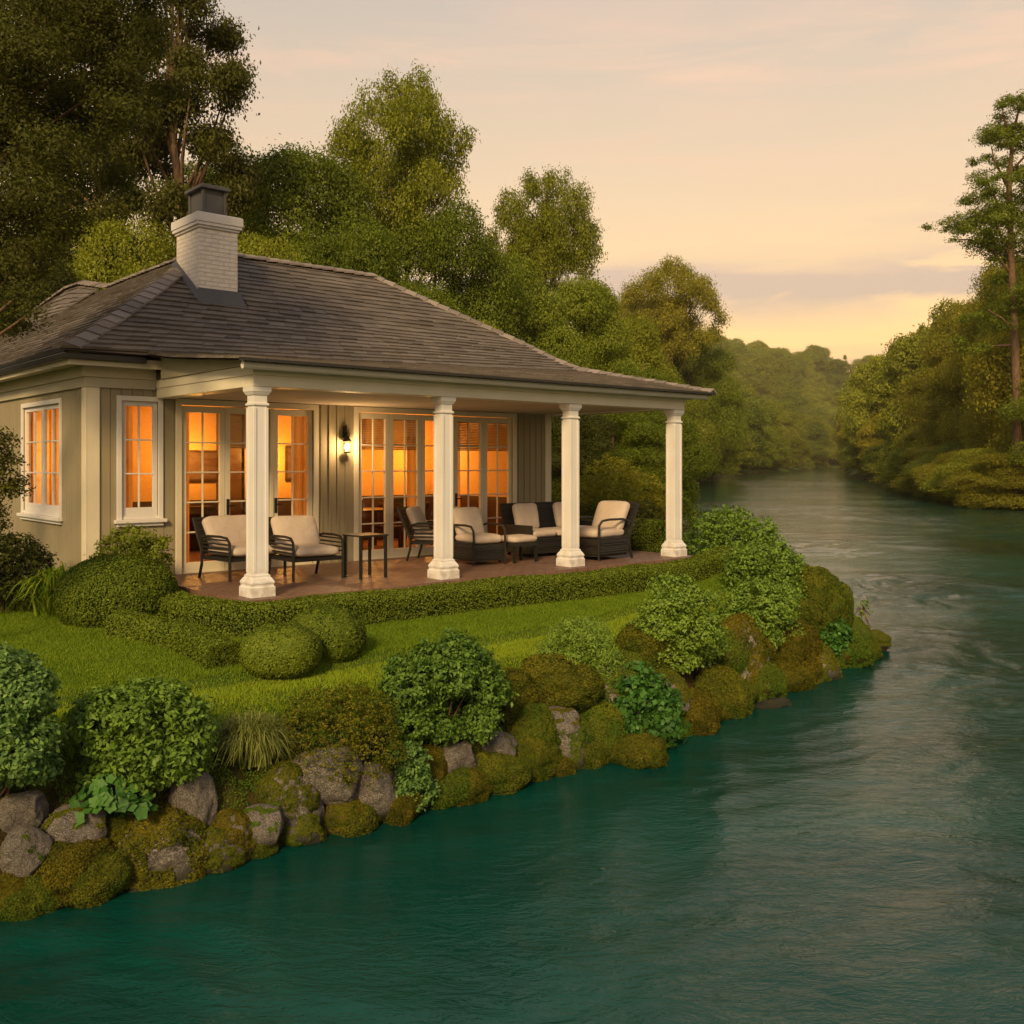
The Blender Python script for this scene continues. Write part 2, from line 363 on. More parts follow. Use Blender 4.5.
M_soil, _o = newmat('soil')
pbr(_o, mixc(noise(20, 4), (.05, .028, .014), (.10, .055, .028)), .95, .1)

# ------------------------------------------------------------------ river outline and terrain height
LB = np.array([(-60, -60), (-24, -12), (-9, 3.0), (-6, 5.0), (-3.55, 6.83), (-3.09, 7.39), (-2.75, 7.70), (-2.14, 8.05), (-1.60, 8.53), (-1.02, 8.96),
               (-.31, 9.59), (.50, 10.3), (1.45, 11.19), (2.14, 11.82), (3.08, 13.3), (3.92, 13.9), (4.87, 15.1), (6.0, 16.26), (6.35, 17.2),
               (6.0, 18.6), (5.3, 20.5), (5.0, 24), (5.0, 30), (5.0, 42), (6.0, 60), (9, 85), (14, 112), (24, 145), (32, 170), (62, 266), (108, 380), (203, 631), (330, 800), (600, 900), (1500, 960)])
RB = np.array([(80, -60), (52, 0), (38, 30), (33, 50), (35, 67), (39, 85), (52, 131), (90, 263), (135, 400), (185, 500), (300, 600), (600, 680), (1500, 740)])
POLY = np.vstack([LB, RB[::-1]])
def sdist(x, y):
    x = np.asarray(x, float); y = np.asarray(y, float); d = np.full(x.shape, 1e9); ins = np.zeros(x.shape, bool)
    for i in range(len(POLY)):
        ax, ay = POLY[i]; bx, by = POLY[(i + 1) % len(POLY)]; ex, ey = bx - ax, by - ay
        t = np.clip(((x - ax) * ex + (y - ay) * ey) / (ex * ex + ey * ey), 0, 1)
        d = np.minimum(d, np.hypot(x - ax - t * ex, y - ay - t * ey))
        if by != ay:
            c = ((ay > y) != (by > y)) & (x < (bx - ax) * (y - ay) / (by - ay) + ax); ins ^= c
    return np.where(ins, -d, d)
def smst(t): t = np.clip(t, 0, 1); return t * t * (3 - 2 * t)
PD = [-6, -2, -.5, 0, .2, .5, .85, 1.2, 1.64, 1.74, 3.0, 5]; PZ = [-2.2, -1.4, -.55, -.02, .32, .66, .90, .99, 1.01, 1.11, 1.18, 1.2]
def height(x, y, d=None):
    x = np.asarray(x, float); y = np.asarray(y, float)
    if d is None: d = sdist(x, y)
    P = np.stack([x, y, 0 * x], -1).reshape(-1, 3)
    lump = fbm(P, 1.7, 3, 3).reshape(x.shape)
    near = smst((45 - y) / 20) * smst((20 - np.abs(x + 6)) / 6)
    z = np.interp(d + .10 * lump * np.clip(1 - np.abs(d - .5) / 1.0, 0, 1), PD, PZ)
    z = z + near * .10 * lump * np.clip(d / .3, 0, 1) * np.clip((1.5 - d) / .8, 0, 1)
    tip = np.exp(-(((x - 4.7) / 1.1) ** 2 + ((y - 16.9) / 1.6) ** 2)); z = z + .45 * tip * (d > 0) * np.clip(d / .8, 0, 1)
    hm = np.clip(8 + y * .105, 8, 80); z = z + (1 - near) * hm * smst((d - 3) / (38 + np.clip(y, 0, 900) * .16)) * (d > 0) * smst((y + 40) / 60)
    return z + .25 * (1 - near) * fbm(P, .12, 9, 2).reshape(x.shape) * (d > 2)
def px(u, v=None, Y=None, z=None):
    if Y is None: Y = (CAMZ - z) * FPX / (v - HZ)
    X = (u - 512) / FPX * Y
    return (X, Y, CAMZ - (v - HZ) / FPX * Y if v is not None else z)
def hit(u, v, y0=5.5, y1=60):
    Y = np.linspace(y0, y1, 2500); X = (u - 512) / FPX * Y; z = CAMZ - (v - HZ) / FPX * Y
    h = height(X, Y); k = np.argmax(z <= np.maximum(h, 0)); return X[k], Y[k], max(float(h[k]), 0.0)
def gz(x, y): return float(height(np.array([x]), np.array([y]))[0])

def axis(parts):
    r = []
    for a, b, s in parts: r.append(np.arange(a, b, s))
    return np.concatenate(r)
xs = axis([(-640, -200, 40), (-200, -40, 8), (-40, -12, 1.0), (-12, 9, .10), (9, 60, 1.0), (60, 260, 5), (260, 1100, 30)])
ys = axis([(-200, 0, 20), (0, 5, .5), (5, 22, .10), (22, 60, .8), (60, 300, 4), (300, 1000, 14), (1000, 1300, 50)])
GX, GY = np.meshgrid(xs, ys); D = sdist(GX, GY); GZ = height(GX, GY, D)
V = np.stack([GX, GY, GZ], -1).reshape(-1, 3); ny, nx = GX.shape
ii = (np.arange(ny - 1)[:, None] * nx + np.arange(nx - 1)[None]).ravel(); F = np.stack([ii, ii + 1, ii + nx + 1, ii + nx], 1)
def groundmat():
    m, o = newmat('ground_cover'); t = N('ShaderNodeTexCoord').outputs['Object']; d = attr('shore')
    n = noise(.9, 6, .6, t); f = noise(9, 6, .3, t); g = noise(60, 3, 0, t)
    lawn = mixc(rng_(n, .3, .7), (.045, .085, .010), (.065, .105, .013)); 
    moss = mixc(rng_(f, .35, .65), (.018, .024, .005), (.055, .050, .010)); moss = mixc(rng_(n, .45, .6, 0, .7), moss, (.060, .032, .016))
    col = mixc(rng_(mth('ADD', d, mth('MULTIPLY', f, .5)), .75, 1.0), moss, lawn)
    dis = rng_(d, 9, 16); col = mixc(dis, col, (.022, .028, .008))
    s = N('ShaderNodeSeparateXYZ'); L(t, s.inputs[0]); col = mixc(rng_(s.outputs[2], -.1, .12, 1, 0), col, (.018, .022, .012))
    pbr(o, col, .95, .1, bump(mth('ADD', f, g), .03, .8)); return m
gm = fastmesh('ground', V, F, groundmat(), {'shore': np.clip(D, -5, 50).ravel()}, smooth=True)
tag(link('ground', gm), kind='structure')

def watermat():
    m, o = newmat('river_water'); t = N('ShaderNodeTexCoord').outputs['Object']
    mp = N('ShaderNodeMapping'); L(t, mp.inputs[0]); mp.inputs['Rotation'].default_value = (0, 0, math.radians(-26)); mp.inputs['Scale'].default_value = (.6, 1.4, 1)
    big = noise(.10, 4, .9, t, .6); sm = noise(5.5, 4, .9, mp.outputs[0], .6); ti = noise(17, 3, .6, mp.outputs[0], .6)
    h = mth('MULTIPLY', mth('ADD', mth('MULTIPLY', sm, .6), mth('MULTIPLY', ti, .22)), rng_(attr('calm'), 0, 1, .35, 1.1)); nb = bump(h, .036, 1.0)
    col = mixc(rng_(big, .35, .65), (.001, .022, .0165), (.002, .062, .050))
    pbr(o, col, .06, .5, nb, IOR=1.33); return m
wx = axis([(-640, -40, 40), (-40, -12, 2), (-12, 10, .08), (10, 60, .25), (60, 140, 2), (140, 1090, 30)]); wy = axis([(-200, 0, 20), (0, 4.5, .5), (4.5, 20, .065), (20, 45, .14), (45, 110, .5), (110, 300, 4), (300, 1270, 30)])
WX, WY = np.meshgrid(wx, wy); P = np.stack([WX, WY, 0 * WX], -1).reshape(-1, 3); c_, s_ = math.cos(.45), math.sin(.45)
Q = np.stack([(P[:, 0] * c_ + P[:, 1] * s_) * .62, (-P[:, 0] * s_ + P[:, 1] * c_) * 1.25, 0 * P[:, 0]], 1)
W1 = np.stack([fbm(P, .35, 61, 2), fbm(P, .35, 62, 2), 0 * P[:, 0]], 1); Q = Q + W1 * 1.1
cur = fbm(P * np.array([.8, 1.0, 1]), .16, 63, 4); amp = np.clip(.80 + 1.9 * cur, .42, 1.6)
ridge = lambda q, f, sd_: 1 - np.abs(fbm(q, f, sd_, 2)) * 2.2
hgt_ = amp * (.058 * fbm(Q, .75, 64, 2) + .028 * ridge(Q, 1.25, 65) + .0145 * ridge(Q + W1, 3.1, 66) + .0065 * fbm(Q, 6.5, 67, 2)) - .02
fade = np.clip((110 - P[:, 1]) / 60, 0, 1) * np.clip((P[:, 0] + 30) / 15, 0, 1) * np.clip((90 - P[:, 0]) / 30, 0, 1) * np.clip(P[:, 1] / 4, 0, 1)
P[:, 2] = hgt_ * fade; b_, a_ = WX.shape
ii = (np.arange(b_ - 1)[:, None] * a_ + np.arange(a_ - 1)[None]).ravel()
tag(link('river_water', fastmesh('river_water', P, np.stack([ii, ii + 1, ii + a_ + 1, ii + a_], 1), watermat(), {'calm': np.clip(amp / 1.5, 0, 1)}, smooth=True)), kind='structure')

def haze():
    m, o = newmat('haze_air'); p = N('ShaderNodeVolumePrincipled'); p.inputs['Color'].default_value = (.95, .82, .60, 1); p.inputs['Density'].default_value = .00017
    L(p.outputs[0], o.inputs['Volume']); b = MB(); b.box(-660, 1110, -215, 1310, -4, 170)
    h = b.build('haze', m); tag(h, kind='stuff')
haze()
# ------------------------------------------------------------------ house
ZF = 1.545; C1 = (-3.17, 12.27); TH = math.atan2(.658, .753); ca, sa = math.cos(TH), math.sin(TH)
def HW(a, b, z=0): return (C1[0] + a * ca - b * sa, C1[1] + a * sa + b * ca, ZF + z)
def toH(x, y):
    dx, dy = np.asarray(x) - C1[0], np.asarray(y) - C1[1]; return dx * ca + dy * sa, -dx * sa + dy * ca
house = thing('house', 'riverside bungalow with grey shingle hip roof, white columns and lit french doors', 'house', (C1[0], C1[1], ZF), TH)
FY, LX, RX, BY = 3.0, -1.07, 7.8, 9.1        # front wall b, left wall a, right wall a, back wall b
SOF = 2.62
DOORS = [(.27, .97), (.97, 1.72), (1.78, 2.49), (3.35, 4.0), (4.0, 4.68), (4.68, 5.42), (5.42, 6.13), (6.13, 6.83)]
DH = 2.575
NW = (-.61, -.08, .84, 2.55)      # narrow window (a0,a1,z0,z1)
LW = (4.15, 6.08, .84, 2.55)      # left window in b
LBK = 16.5
def wallbuild(mb, s0, s1, z0, z1, opens, f, board=.0, skin=.0):
    """rectangles left over by the openings; f(s,z,depth)->local"""
    def rect(a, b, c, d, d0, d1, at=0.0):
        V = [f(s, z, dp) for dp in (d0, d1) for z in (c, d) for s in (a, b)]
        mb.add(V, [(0, 2, 3, 1), (4, 5, 7, 6), (0, 1, 5, 4), (2, 6, 7, 3), (0, 4, 6, 2), (1, 3, 7, 5)], at)
    ed = sorted({s0, s1} | {o for q in opens for o in q[:2] if s0 < o < s1})
    for a, b in zip(ed[:-1], ed[1:]):
        m_ = (a + b) / 2; zs = sorted([(q[2], q[3]) for q in opens if q[0] < m_ < q[1]]); c = z0
        for q0, q1 in zs:
            if q0 > c: rect(a, b, c, q0, 0, .12)
            c = q1
        if c < z1: rect(a, b, c, z1, 0, .12)
    if board:
        s = s0
        while s < s1 - .01:
            e = min(s + board - .010, s1); at = random.random() + .01
            cuts = sorted({s, e} | {o for q in opens for o in q[:2] if s < o < e})
            for a, b in zip(cuts[:-1], cuts[1:]):
                m_ = (a + b) / 2; zs = sorted([(q[2], q[3]) for q in opens if q[0] < m_ < q[1]]); c = z0
                for q0, q1 in zs:
                    if q0 > c: rect(a, b, c, q0, -.016, 0, at)
                    c = q1
                if c < z1: rect(a, b, c, z1, -.016, 0, at)
            s += board
mb = MB()
op_front = [(d0, d1, 0, DH) for d0, d1 in [(.27, 2.49), (3.35, 6.83)]] + [NW]
wallbuild(mb, LX, RX, -.42, 3.0, op_front, lambda s, z, d: (s, FY + d, z), .155)
wallbuild(mb, FY + .12, LBK, -.42, 3.0, [(LW[0], LW[1], LW[2], LW[3])], lambda s, z, d: (LX + d, s, z), .115)
wallbuild(mb, FY + .12, BY, -.42, 3.0, [], lambda s, z, d: (RX - d, s, z), .155)
wallbuild(mb, 3.0, RX - .12, -.42, 3.0, [], lambda s, z, d: (s, BY - d, z), .155)
mb.build('wall', M_siding, house)
for a_ in list(np.arange(2.64, 3.24, .155)) + list(np.arange(6.99, 7.68, .155)):   # battens between the door groups
    b = MB(); b.box(a_ - .016, a_ + .016, FY - .036, FY - .016, 0, SOF); b.build('batten', M_siding, house)
b = MB()
b.box(LX - .03, LX + .15, FY - .045, FY - .017, -.42, 2.86); b.box(LX - .045, LX - .017, FY - .045, FY + .13, -.42, 2.86)
b.build('corner_board', M_sash, house, bevel=.004)
b = MB(); b.box(RX - .12, RX + .03, FY - .04, FY - .018, 0, SOF); b.box(RX + .017, RX + .04, FY - .04, FY + .1, -.3, 2.86); b.build('corner_board', M_sash, house, bevel=.004)
b = MB()                                                 # frieze under the eaves, stepped
b.box(LX - .06, -.135, FY - .06, FY - .017, 2.72, 3.02); b.box(LX - .06, LX - .017, FY - .017, LBK, 2.72, 3.02)
b.box(LX - .10, -.135, FY - .10, FY - .06, 2.86, 3.02); b.box(LX - .10, LX - .06, FY - .06, LBK, 2.86, 3.02)
b.build('frieze', M_cream, house, bevel=.006)
b = MB()
b.box(LX - .35, -.135, FY - .35, FY - .10, 3.02, 3.05); b.box(LX - .35, LX - .10, FY - .10, LBK, 3.02, 3.05)
b.box(LX - .37, -.135, FY - .372, FY - .35, 2.99, 3.12); b.box(LX - .372, LX - .35, FY - .35, LBK, 2.99, 3.12)
b.box(RX + .05, RX + .7, FY - .3, BY + .3, 3.02, 3.05); b.box(1.0, RX + .7, BY + .0, BY + .35, 2.985, 3.018)
b.build('eaves_board', M_cream, house, bevel=.004)
b = MB(); b.box(LX - .44, -.40, FY - .44, FY - .374, 3.06, 3.15); b.box(LX - .44, LX - .374, FY - .374, LBK, 3.06, 3.15)
b.build('gutter', M_gut, house, bevel=.012)
# veranda
b = MB(); b.box(-.33, 8.33, -.33, 2.985, -.10, 0); b.build('veranda_floor', M_paver, house)
b = MB(); b.box(-.28, 8.28, -.28, 2.98, -.6, -.10); b.build('veranda_plinth', flat('plinth', (.2, .17, .14), .8), house)
b = MB(); b.box(-.12, 8.16, -.14, .14, 2.60, 2.74); b.box(-.135, 8.175, -.155, .155, 2.74, 2.86)
b.box(-.12, .14, .14, 2.94, 2.60, 2.74); b.box(-.135, .155, .155, 2.94, 2.74, 2.86)
b.box(7.88, 8.16, .14, 3.0, 2.60, 2.74); b.box(7.87, 8.175, .155, 3.0, 2.74, 2.86)
b.build('veranda_beam', M_beam, house, bevel=.006)
b = MB(); b.box(.16, 7.87, .16, 2.98, SOF, SOF + .03); b.build('veranda_ceiling', M_ceil, house)
b = MB(); b.box(-.28, 8.42, -.28, -.155, 2.80, 2.83); b.box(8.175, 8.42, -.15, 3.0, 2.80, 2.83)
b.build('veranda_soffit', M_cream, house)
b = MB(); b.tube([(-.36, -.335, 2.835), (8.52, -.335, 2.835)], .05, 10); b.box(-.34, 8.50, -.34, -.30, 2.84, 2.885)
b.box(8.42, 8.47, -.30, 3.0, 2.80, 2.88)
b.build('veranda_gutter', M_white, house)
for k in range(4):
    b = MB(); s = .098
    b.sq([(.165, 0), (.165, .12), (.150, .135), (.150, .155), (.158, .165), (.158, .185), (.135, .225), (.118, .245), (.118, .265), (s + .004, .275), (s, .29),
          (s - .010, 2.36), (s - .008, 2.362), (s + .010, 2.37), (s + .010, 2.395), (s - .008, 2.405), (s - .008, 2.49), (s + .006, 2.50), (s + .022, 2.53), (s + .030, 2.54), (s + .034, 2.598)])
    for sx_, sy_ in ((1, 0), (-1, 0), (0, 1), (0, -1)):   # raised stiles make the sunk panel
        for q in (-1, 1):
            if sx_: b.box(min(sx_ * (s - .008), sx_ * (s + .004)), max(sx_ * (s - .008), sx_ * (s + .004)), min(q * .06, q * (s + .002)), max(q * .06, q * (s + .002)), .30, 2.34)
            else: b.box(min(q * .06, q * (s + .002)), max(q * .06, q * (s + .002)), min(sy_ * (s - .0075), sy_ * (s + .0045)), max(sy_ * (s - .0075), sy_ * (s + .0045)), .301, 2.339)
    b.build('column', M_col, house, bevel=.004, loc=((0, 2.9, 5.46, 8.04)[k], 0, 0))

# roof: profile of the front slope (b, z) and hips
FP = [(-.44, 2.895), (.8, 3.0), (1.8, 3.09), (2.55, 3.20), (3.2, 3.58), (4.0, 4.12), (6.03, 5.53)]
def fz(b_): return float(np.interp(b_, [p[0] for p in FP], [p[1] for p in FP]))
def fr_(b_): return fz(b_) + float(np.interp(b_, [-.44, .8, 1.8, 2.65, 3.2, 4.0], [0, .14, .24, .26, .16, 0]))
def al(b_): return -.42 if b_ < 2.5 else -1.46 + (b_ - 2.61)
def ar(b_): return float(np.interp(b_, [-.44, 1.8, 2.65, 4.0, 6.03], [8.55, 8.32, 8.25, 8.0, 5.6]))
RIDGE = 5.53
def wv(a, z): return .012 * math.sin(a * 1.7 + z * 9) + .008 * math.sin(a * 4.1 + z * 23)
def course(mb, P, Q, P2, Q2, wmin=.16, wmax=.42, th=.040, seed=0, over=.06):
    """one course of shingles: lower edge P->Q, upper edge P2->Q2"""
    P, Q, P2, Q2 = map(Vector, (P, Q, P2, Q2)); Ln = (Q - P).length
    if Ln < .05: return
    n = (Q - P).cross(P2 - P); n = n.normalized() if n.length > 1e-6 else Vector((0, 0, 1))
    if n.z < 0: n = -n
    row = random.uniform(-.15, .15)
    s = 0.0
    while s < 1:
        e = min(1, s + random.uniform(wmin, wmax) / Ln); g = min(.003 / Ln, (e - s) * .2)
        dr = random.uniform(-.010, .010) + wv(P.x + P.y * 3 + s * Ln, P.z); t_ = th * random.uniform(.8, 1.25)
        a0, a1 = P.lerp(Q, s + g), P.lerp(Q, e - g); b0, b1 = P2.lerp(Q2, s + g), P2.lerp(Q2, e - g)
        dn = (a0 - b0).normalized(); a0 = a0 + dn * (over * .3 + dr); a1 = a1 + dn * (over * .3 + dr); b0 = b0 - dn * over; b1 = b1 - dn * over
        V = [a0 + n * .004, a1 + n * .004, a1 + n * t_, a0 + n * t_, b0, b1, b1 + n * .006, b0 + n * .006]
        mb.add(V, [(0, 1, 2, 3), (3, 2, 6, 7), (0, 3, 7, 4), (1, 5, 6, 2), (0, 4, 5, 1)], min(1, max(.01, .45 + row + random.gauss(0, .15)))); s = e
roof = MB()                                              # deck under the shingles
bs = [-.44, .8, 1.8, 2.49, 2.51, 3.2, 4.0, 5.0, 6.03]
for b0, b1 in zip(bs[:-1], bs[1:]):
    roof.add([(al(b0), b0, fz(b0) - .02), (ar(b0), b0, fr_(b0) - .02), (ar(b1), b1, fr_(b1) - .02), (al(b1), b1, fz(b1) - .02)], [(0, 1, 2, 3)])
A0 = -1.46
hipz = lambda k: fz(2.61 + k)
prof = [(0, 2.61), (.6, 3.21), (1.4, 4.01), (3.42, 6.03)]
lz = {0: 3.21, .6: 3.58, 1.4: 4.12, 3.42: RIDGE}
for (k0, b0), (k1, b1) in zip(prof[:-1], prof[1:]):
    roof.add([(A0 + k0, b0, lz[k0] - .02), (A0 + k1, b1, lz[k1] - .02), (A0 + k1, LBK, lz[k1] - .02), (A0 + k0, LBK, lz[k0] - .02)], [(0, 1, 2, 3)])
HP = [(8.55, -.44), (8.32, 1.8), (8.25, 2.65), (8.0, 4.0), (5.6, 6.03)]
for (a0, b0), (a1, b1) in zip(HP[:-1], HP[1:]):
    e0 = 2.895 if b0 < 0 else 3.05; e1 = 3.05
    c0, c1 = (b0, b1) if b1 < 5 else (b0, 6.03)
    roof.add([(a0, b0, fr_(b0) - .02), (8.56, b0, e0 - .04), (8.56, c1, e1 - .04), (a1, b1, fr_(b1) - .02)], [(0, 1, 2, 3)])
roof.add([(5.6, 6.03, RIDGE - .02), (8.56, 6.03, 3.01), (8.56, 9.45, 3.01)], [(0, 1, 2)])
roof.add([(5.6, 6.03, RIDGE - .02), (8.56, 9.45, 3.01), (5.38, 9.45, 3.01), (1.96, 6.03, RIDGE - .02)], [(0, 1, 2, 3)])
roof.add([(1.96, 6.03, RIDGE - .02), (5.38, 9.45, 3.01), (5.38, LBK, 3.01), (1.96, LBK, RIDGE - .02)], [(0, 1, 2, 3)])
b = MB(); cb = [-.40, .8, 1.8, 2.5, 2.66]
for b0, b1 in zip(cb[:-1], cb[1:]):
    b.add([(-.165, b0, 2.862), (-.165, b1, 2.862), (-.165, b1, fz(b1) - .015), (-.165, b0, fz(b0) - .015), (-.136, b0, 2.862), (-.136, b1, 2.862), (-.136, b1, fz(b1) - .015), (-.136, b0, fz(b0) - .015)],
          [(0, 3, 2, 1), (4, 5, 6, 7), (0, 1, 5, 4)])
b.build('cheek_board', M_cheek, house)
ro = roof.build('roof', M_shingle, house)
sh = MB()
# arc-length rows on the front
pts = np.array(FP); seg = np.r_[0, np.cumsum(np.hypot(*np.diff(pts, axis=0).T))]; nrow = int(seg[-1] / .175)
bb = np.interp(np.linspace(0, seg[-1], nrow + 1), seg, pts[:, 0])
for b0, b1 in zip(bb[:-1], bb[1:]):
    a0, a1 = al(b0), al(b1)
    if b0 < 2.5 <= b1: a1 = a0
    course(sh, (a0, b0, fz(b0)), (ar(b0), b0, fr_(b0)), (a1, b1, fz(b1)), (ar(b1), b1, fr_(b1)))
    if b0 < 2.61 < b1: pass
# house corner strip left of the veranda roof
course(sh, (A0 + .0, 2.61, 3.21), (-.40, 2.61, 3.21), (A0 + .05, 2.72, 3.27), (-.40, 2.72, 3.27))
kk = np.array([0, .6, 1.4, 3.42]); zz = np.array([3.21, 3.58, 4.12, RIDGE]); sg = np.r_[0, np.cumsum(np.hypot(np.diff(kk), np.diff(zz)))]
kr = np.interp(np.linspace(0, sg[-1], 22), sg, kk)
for k0, k1 in zip(kr[:-1], kr[1:]):
    z0, z1 = np.interp([k0, k1], kk, zz)
    course(sh, (A0 + k0, LBK, z0), (A0 + k0, 2.61 + k0, z0), (A0 + k1, LBK, z1), (A0 + k1, 2.61 + k1, z1))
for q in range(20):                                       # right and back slopes
    t0, t1 = q / 20, (q + 1) / 20
    P = lambda t, a, b: Vector(a).lerp(Vector(b), t)
    R0, R1 = (8.56, 2.0, 3.0), (5.6, 6.03, RIDGE); S0 = (8.56, 9.45, 3.0)
    if q > 7: course(sh, P(t0, (8.56, 3.0, 3.05), R1), P(t0, S0, R1), P(t1, (8.56, 3.0, 3.05), R1), P(t1, S0, R1), .25, .5)
    course(sh, P(t0, S0, R1), P(t0, (5.38, 9.45, 3.0), (1.96, 6.03, RIDGE)), P(t1, S0, R1), P(t1, (5.38, 9.45, 3.0), (1.96, 6.03, RIDGE)), .25, .5)
sh.build('shingles', M_shingle, ro)
cp = MB()
def caps(P, Q, w=.17, step=.24, dn=.07):
    P, Q = Vector(P), Vector(Q); Ln = (Q - P).length; n = max(1, int(Ln / step)); t = (Q - P).normalized()
    side = t.cross(Vector((0, 0, 1))).normalized(); up = side.cross(t).normalized()
    for i in range(n):
        a0 = P + t * (i * Ln / n - .03); a1 = P + t * ((i + 1) * Ln / n + .03); hh = .075 + random.uniform(-.006, .006); h1 = .05; ww = w * random.uniform(.94, 1.06)
        V = [a0 - side * ww + up * (hh - dn), a0 + up * hh, a0 + side * ww + up * (hh - dn), a1 - side * w * .96 + up * (h1 - dn), a1 + up * h1, a1 + side * w * .96 + up * (h1 - dn)]
        V += [v - up * .03 for v in V]
        cp.add(V, [(0, 1, 4, 3), (1, 2, 5, 4), (6, 9, 10, 7), (7, 10, 11, 8), (0, 6, 7, 1), (1, 7, 8, 2), (3, 4, 10, 9), (4, 5, 11, 10), (0, 3, 9, 6), (2, 8, 11, 5)], random.uniform(.05, 1))
def capline(L_, **k):
    for p, q in zip(L_[:-1], L_[1:]): caps(p, q, **k)
capline([(A0 + .0, 2.61, 3.22), (A0 + .6, 3.21, 3.59), (A0 + 1.4, 4.01, 4.13), (1.96, 6.03, RIDGE + .01)], w=.19)
caps((5.6, 6.03, RIDGE + .01), (1.96, 6.03, RIDGE + .01))
capline([(ar(b_), b_, fr_(b_) + .01) for b_ in (-.44, .8, 1.8, 2.65, 3.2, 4.0, 6.03)], w=.13)
caps((1.96, 10.9, RIDGE + .01), (1.96, 6.03, RIDGE + .01))
capline([(1.96, 10.9, RIDGE + .01), (1.96, 12.6, RIDGE + .33), (1.96, 13.6, RIDGE + .36), (1.96, 16.5, RIDGE + .1)])
cp.build('ridge_cap', M_cap, ro)
g2 = MB()                                                # the raised back wing behind the left slope
def wl(t, b_): zt = float(np.interp(b_, [10.9, 12.6, 13.6, 16.5], [RIDGE, RIDGE + .33, RIDGE + .36, RIDGE + .1])); z_ = float(np.interp(1.0 - A0, kk, zz)); return (1.0 + .96 * t, b_, z_ + .03 + (zt - z_ - .03) * t)
for q in range(7):
    for b0, b1 in ((12.6, 11.3), (13.6, 12.6), (16.5, 13.6)): course(g2, wl(q / 7, b0), wl(q / 7, b1), wl((q + 1) / 7, b0), wl((q + 1) / 7, b1))
g2.build('wing_slope', M_shingle, ro)
b = MB(); b.box(-.46, 8.6, -.50, -.44, 2.87, 2.905)        # dark drip edge
b.box(A0 - .03, -.42, 2.555, 2.60, 3.16, 3.205); b.box(A0 - .04, A0 + .01, 2.60, LBK, 3.16, 3.205); b.build('drip_edge', M_gut, ro)

# chimney
ch = MB(); CX0, CX1, CY0, CY1 = 1.15, 1.83, 4.36, 5.30
def shell(mb, g, z0, z1): mb.box(CX0 - g, CX1 + g, CY0 - g, CY1 + g, z0, z1)
shell(ch, 0, 3.9, 5.56); cho = ch.build('chimney', M_chim, ro, bevel=.008)
b = MB(); shell(b, .025, 5.56, 5.60); shell(b, .055, 5.60, 5.655); shell(b, .07, 5.655, 5.80); shell(b, .045, 5.80, 5.815); b.build('chimney_crown', M_white, ro, bevel=.008)
b = MB(); x0, x1, y0, y1 = 1.31, 1.68, 4.56, 5.08
b.box(x0, x1, y0, y1, 5.815, 6.27)
for x in (x0 - .03, x1 - .02):
    for y in (y0 - .03, y1 - .02): b.box(x, x + .05, y, y + .05, 5.815, 6.27)
b.box(x0 - .08, x1 + .08, y0 - .08, y1 + .08, 6.27, 6.325); b.box(x0 - .04, x1 + .04, y0 - .04, y1 + .04, 6.325, 6.35); b.box(x0 - .02, x1 + .02, y0 - .05, y1 + .05, 5.812, 5.85)
b.build('chimney_cowl', M_lead, ro, bevel=.008)
b = MB(); z0 = fz(CY0)
b.add([(CX0 - .09, CY0 - .16, fz(CY0 - .16) + .035), (CX1 + .09, CY0 - .16, fz(CY0 - .16) + .035), (CX1 + .03, CY0 - .012, fz(CY0) + .19), (CX0 - .03, CY0 - .012, fz(CY0) + .19)], [(0, 1, 2, 3)])
b.box(CX0 - .02, CX1 + .02, CY0 - .012, CY0 - .002, fz(CY0) - .1, fz(CY0) + .19)
b.add([(CX0 - .09, CY0 - .16, fz(CY0 - .16) + .04), (CX0 - .012, CY0 - .012, fz(CY0) + .13), (CX0 - .012, CY1, fz(CY1) + .13), (CX0 - .09, CY1, fz(CY1) + .04)], [(0, 1, 2, 3)])
b.add([(CX1 + .14, CY0 - .16, fz(CY0 - .16) + .04), (CX1 + .012, CY0 - .012, fz(CY0) + .19), (CX1 + .012, CY1, fz(CY1) + .19), (CX1 + .16, CY1, fz(CY1) + .04)], [(3, 2, 1, 0)])
b.build('flashing', M_lead, ro)

# doors and windows
def leafdoor(a0, a1, rows=5, handle=None, dark=False):
    ow = a1 - a0; d = bpy.data.objects.new('door', None); COL.objects.link(d); d.parent = house; d.location = (a0, FY, 0)
    fr = MB(); st, top, bot = .085, .10, .16
    fr.box(.004, st, .0, .055, .012, DH - .06); fr.box(ow - st, ow - .004, .0, .055, .012, DH - .06)
    fr.box(st, ow - st, .002, .053, DH - .06 - top, DH - .06); fr.box(st, ow - st, .002, .053, .012, bot)
    gx0, gx1, gz0, gz1 = st, ow - st, bot, DH - .06 - top
    for r in range(1, rows):
        z = gz0 + (gz1 - gz0) * r / rows; fr.box(gx0, gx1, .006, .049, z - .011, z + .011)
    xm = (gx0 + gx1) / 2; fr.box(xm - .010, xm + .010, .009, .046, gz0, gz1)
    fr.build('door_frame', M_sash, d, bevel=.003)
    p = MB(); p.add([(gx0, .028, gz0), (gx1, .028, gz0), (gx1, .028, gz1), (gx0, .028, gz1)], [(0, 1, 2, 3)]); p.build('pane', M_glass, d)
    if handle:
        h = MB(); hx = .045 if handle < 0 else ow - .045
        h.box(hx - .022, hx + .022, -.012, 0, .86, 1.10); h.tube([(hx, -.01, 1.0), (hx, -.055, 1.0), (hx - handle * .09, -.055, 1.0)], .011, 8)
        h.build('handle', M_metal, d)
    return d
for i, (d0, d1) in enumerate(DOORS):
    leafdoor(d0, d1, 5, {1: -1, 2: -1, 6: -1}.get(i))
b = MB()                                                  # casing round the door groups
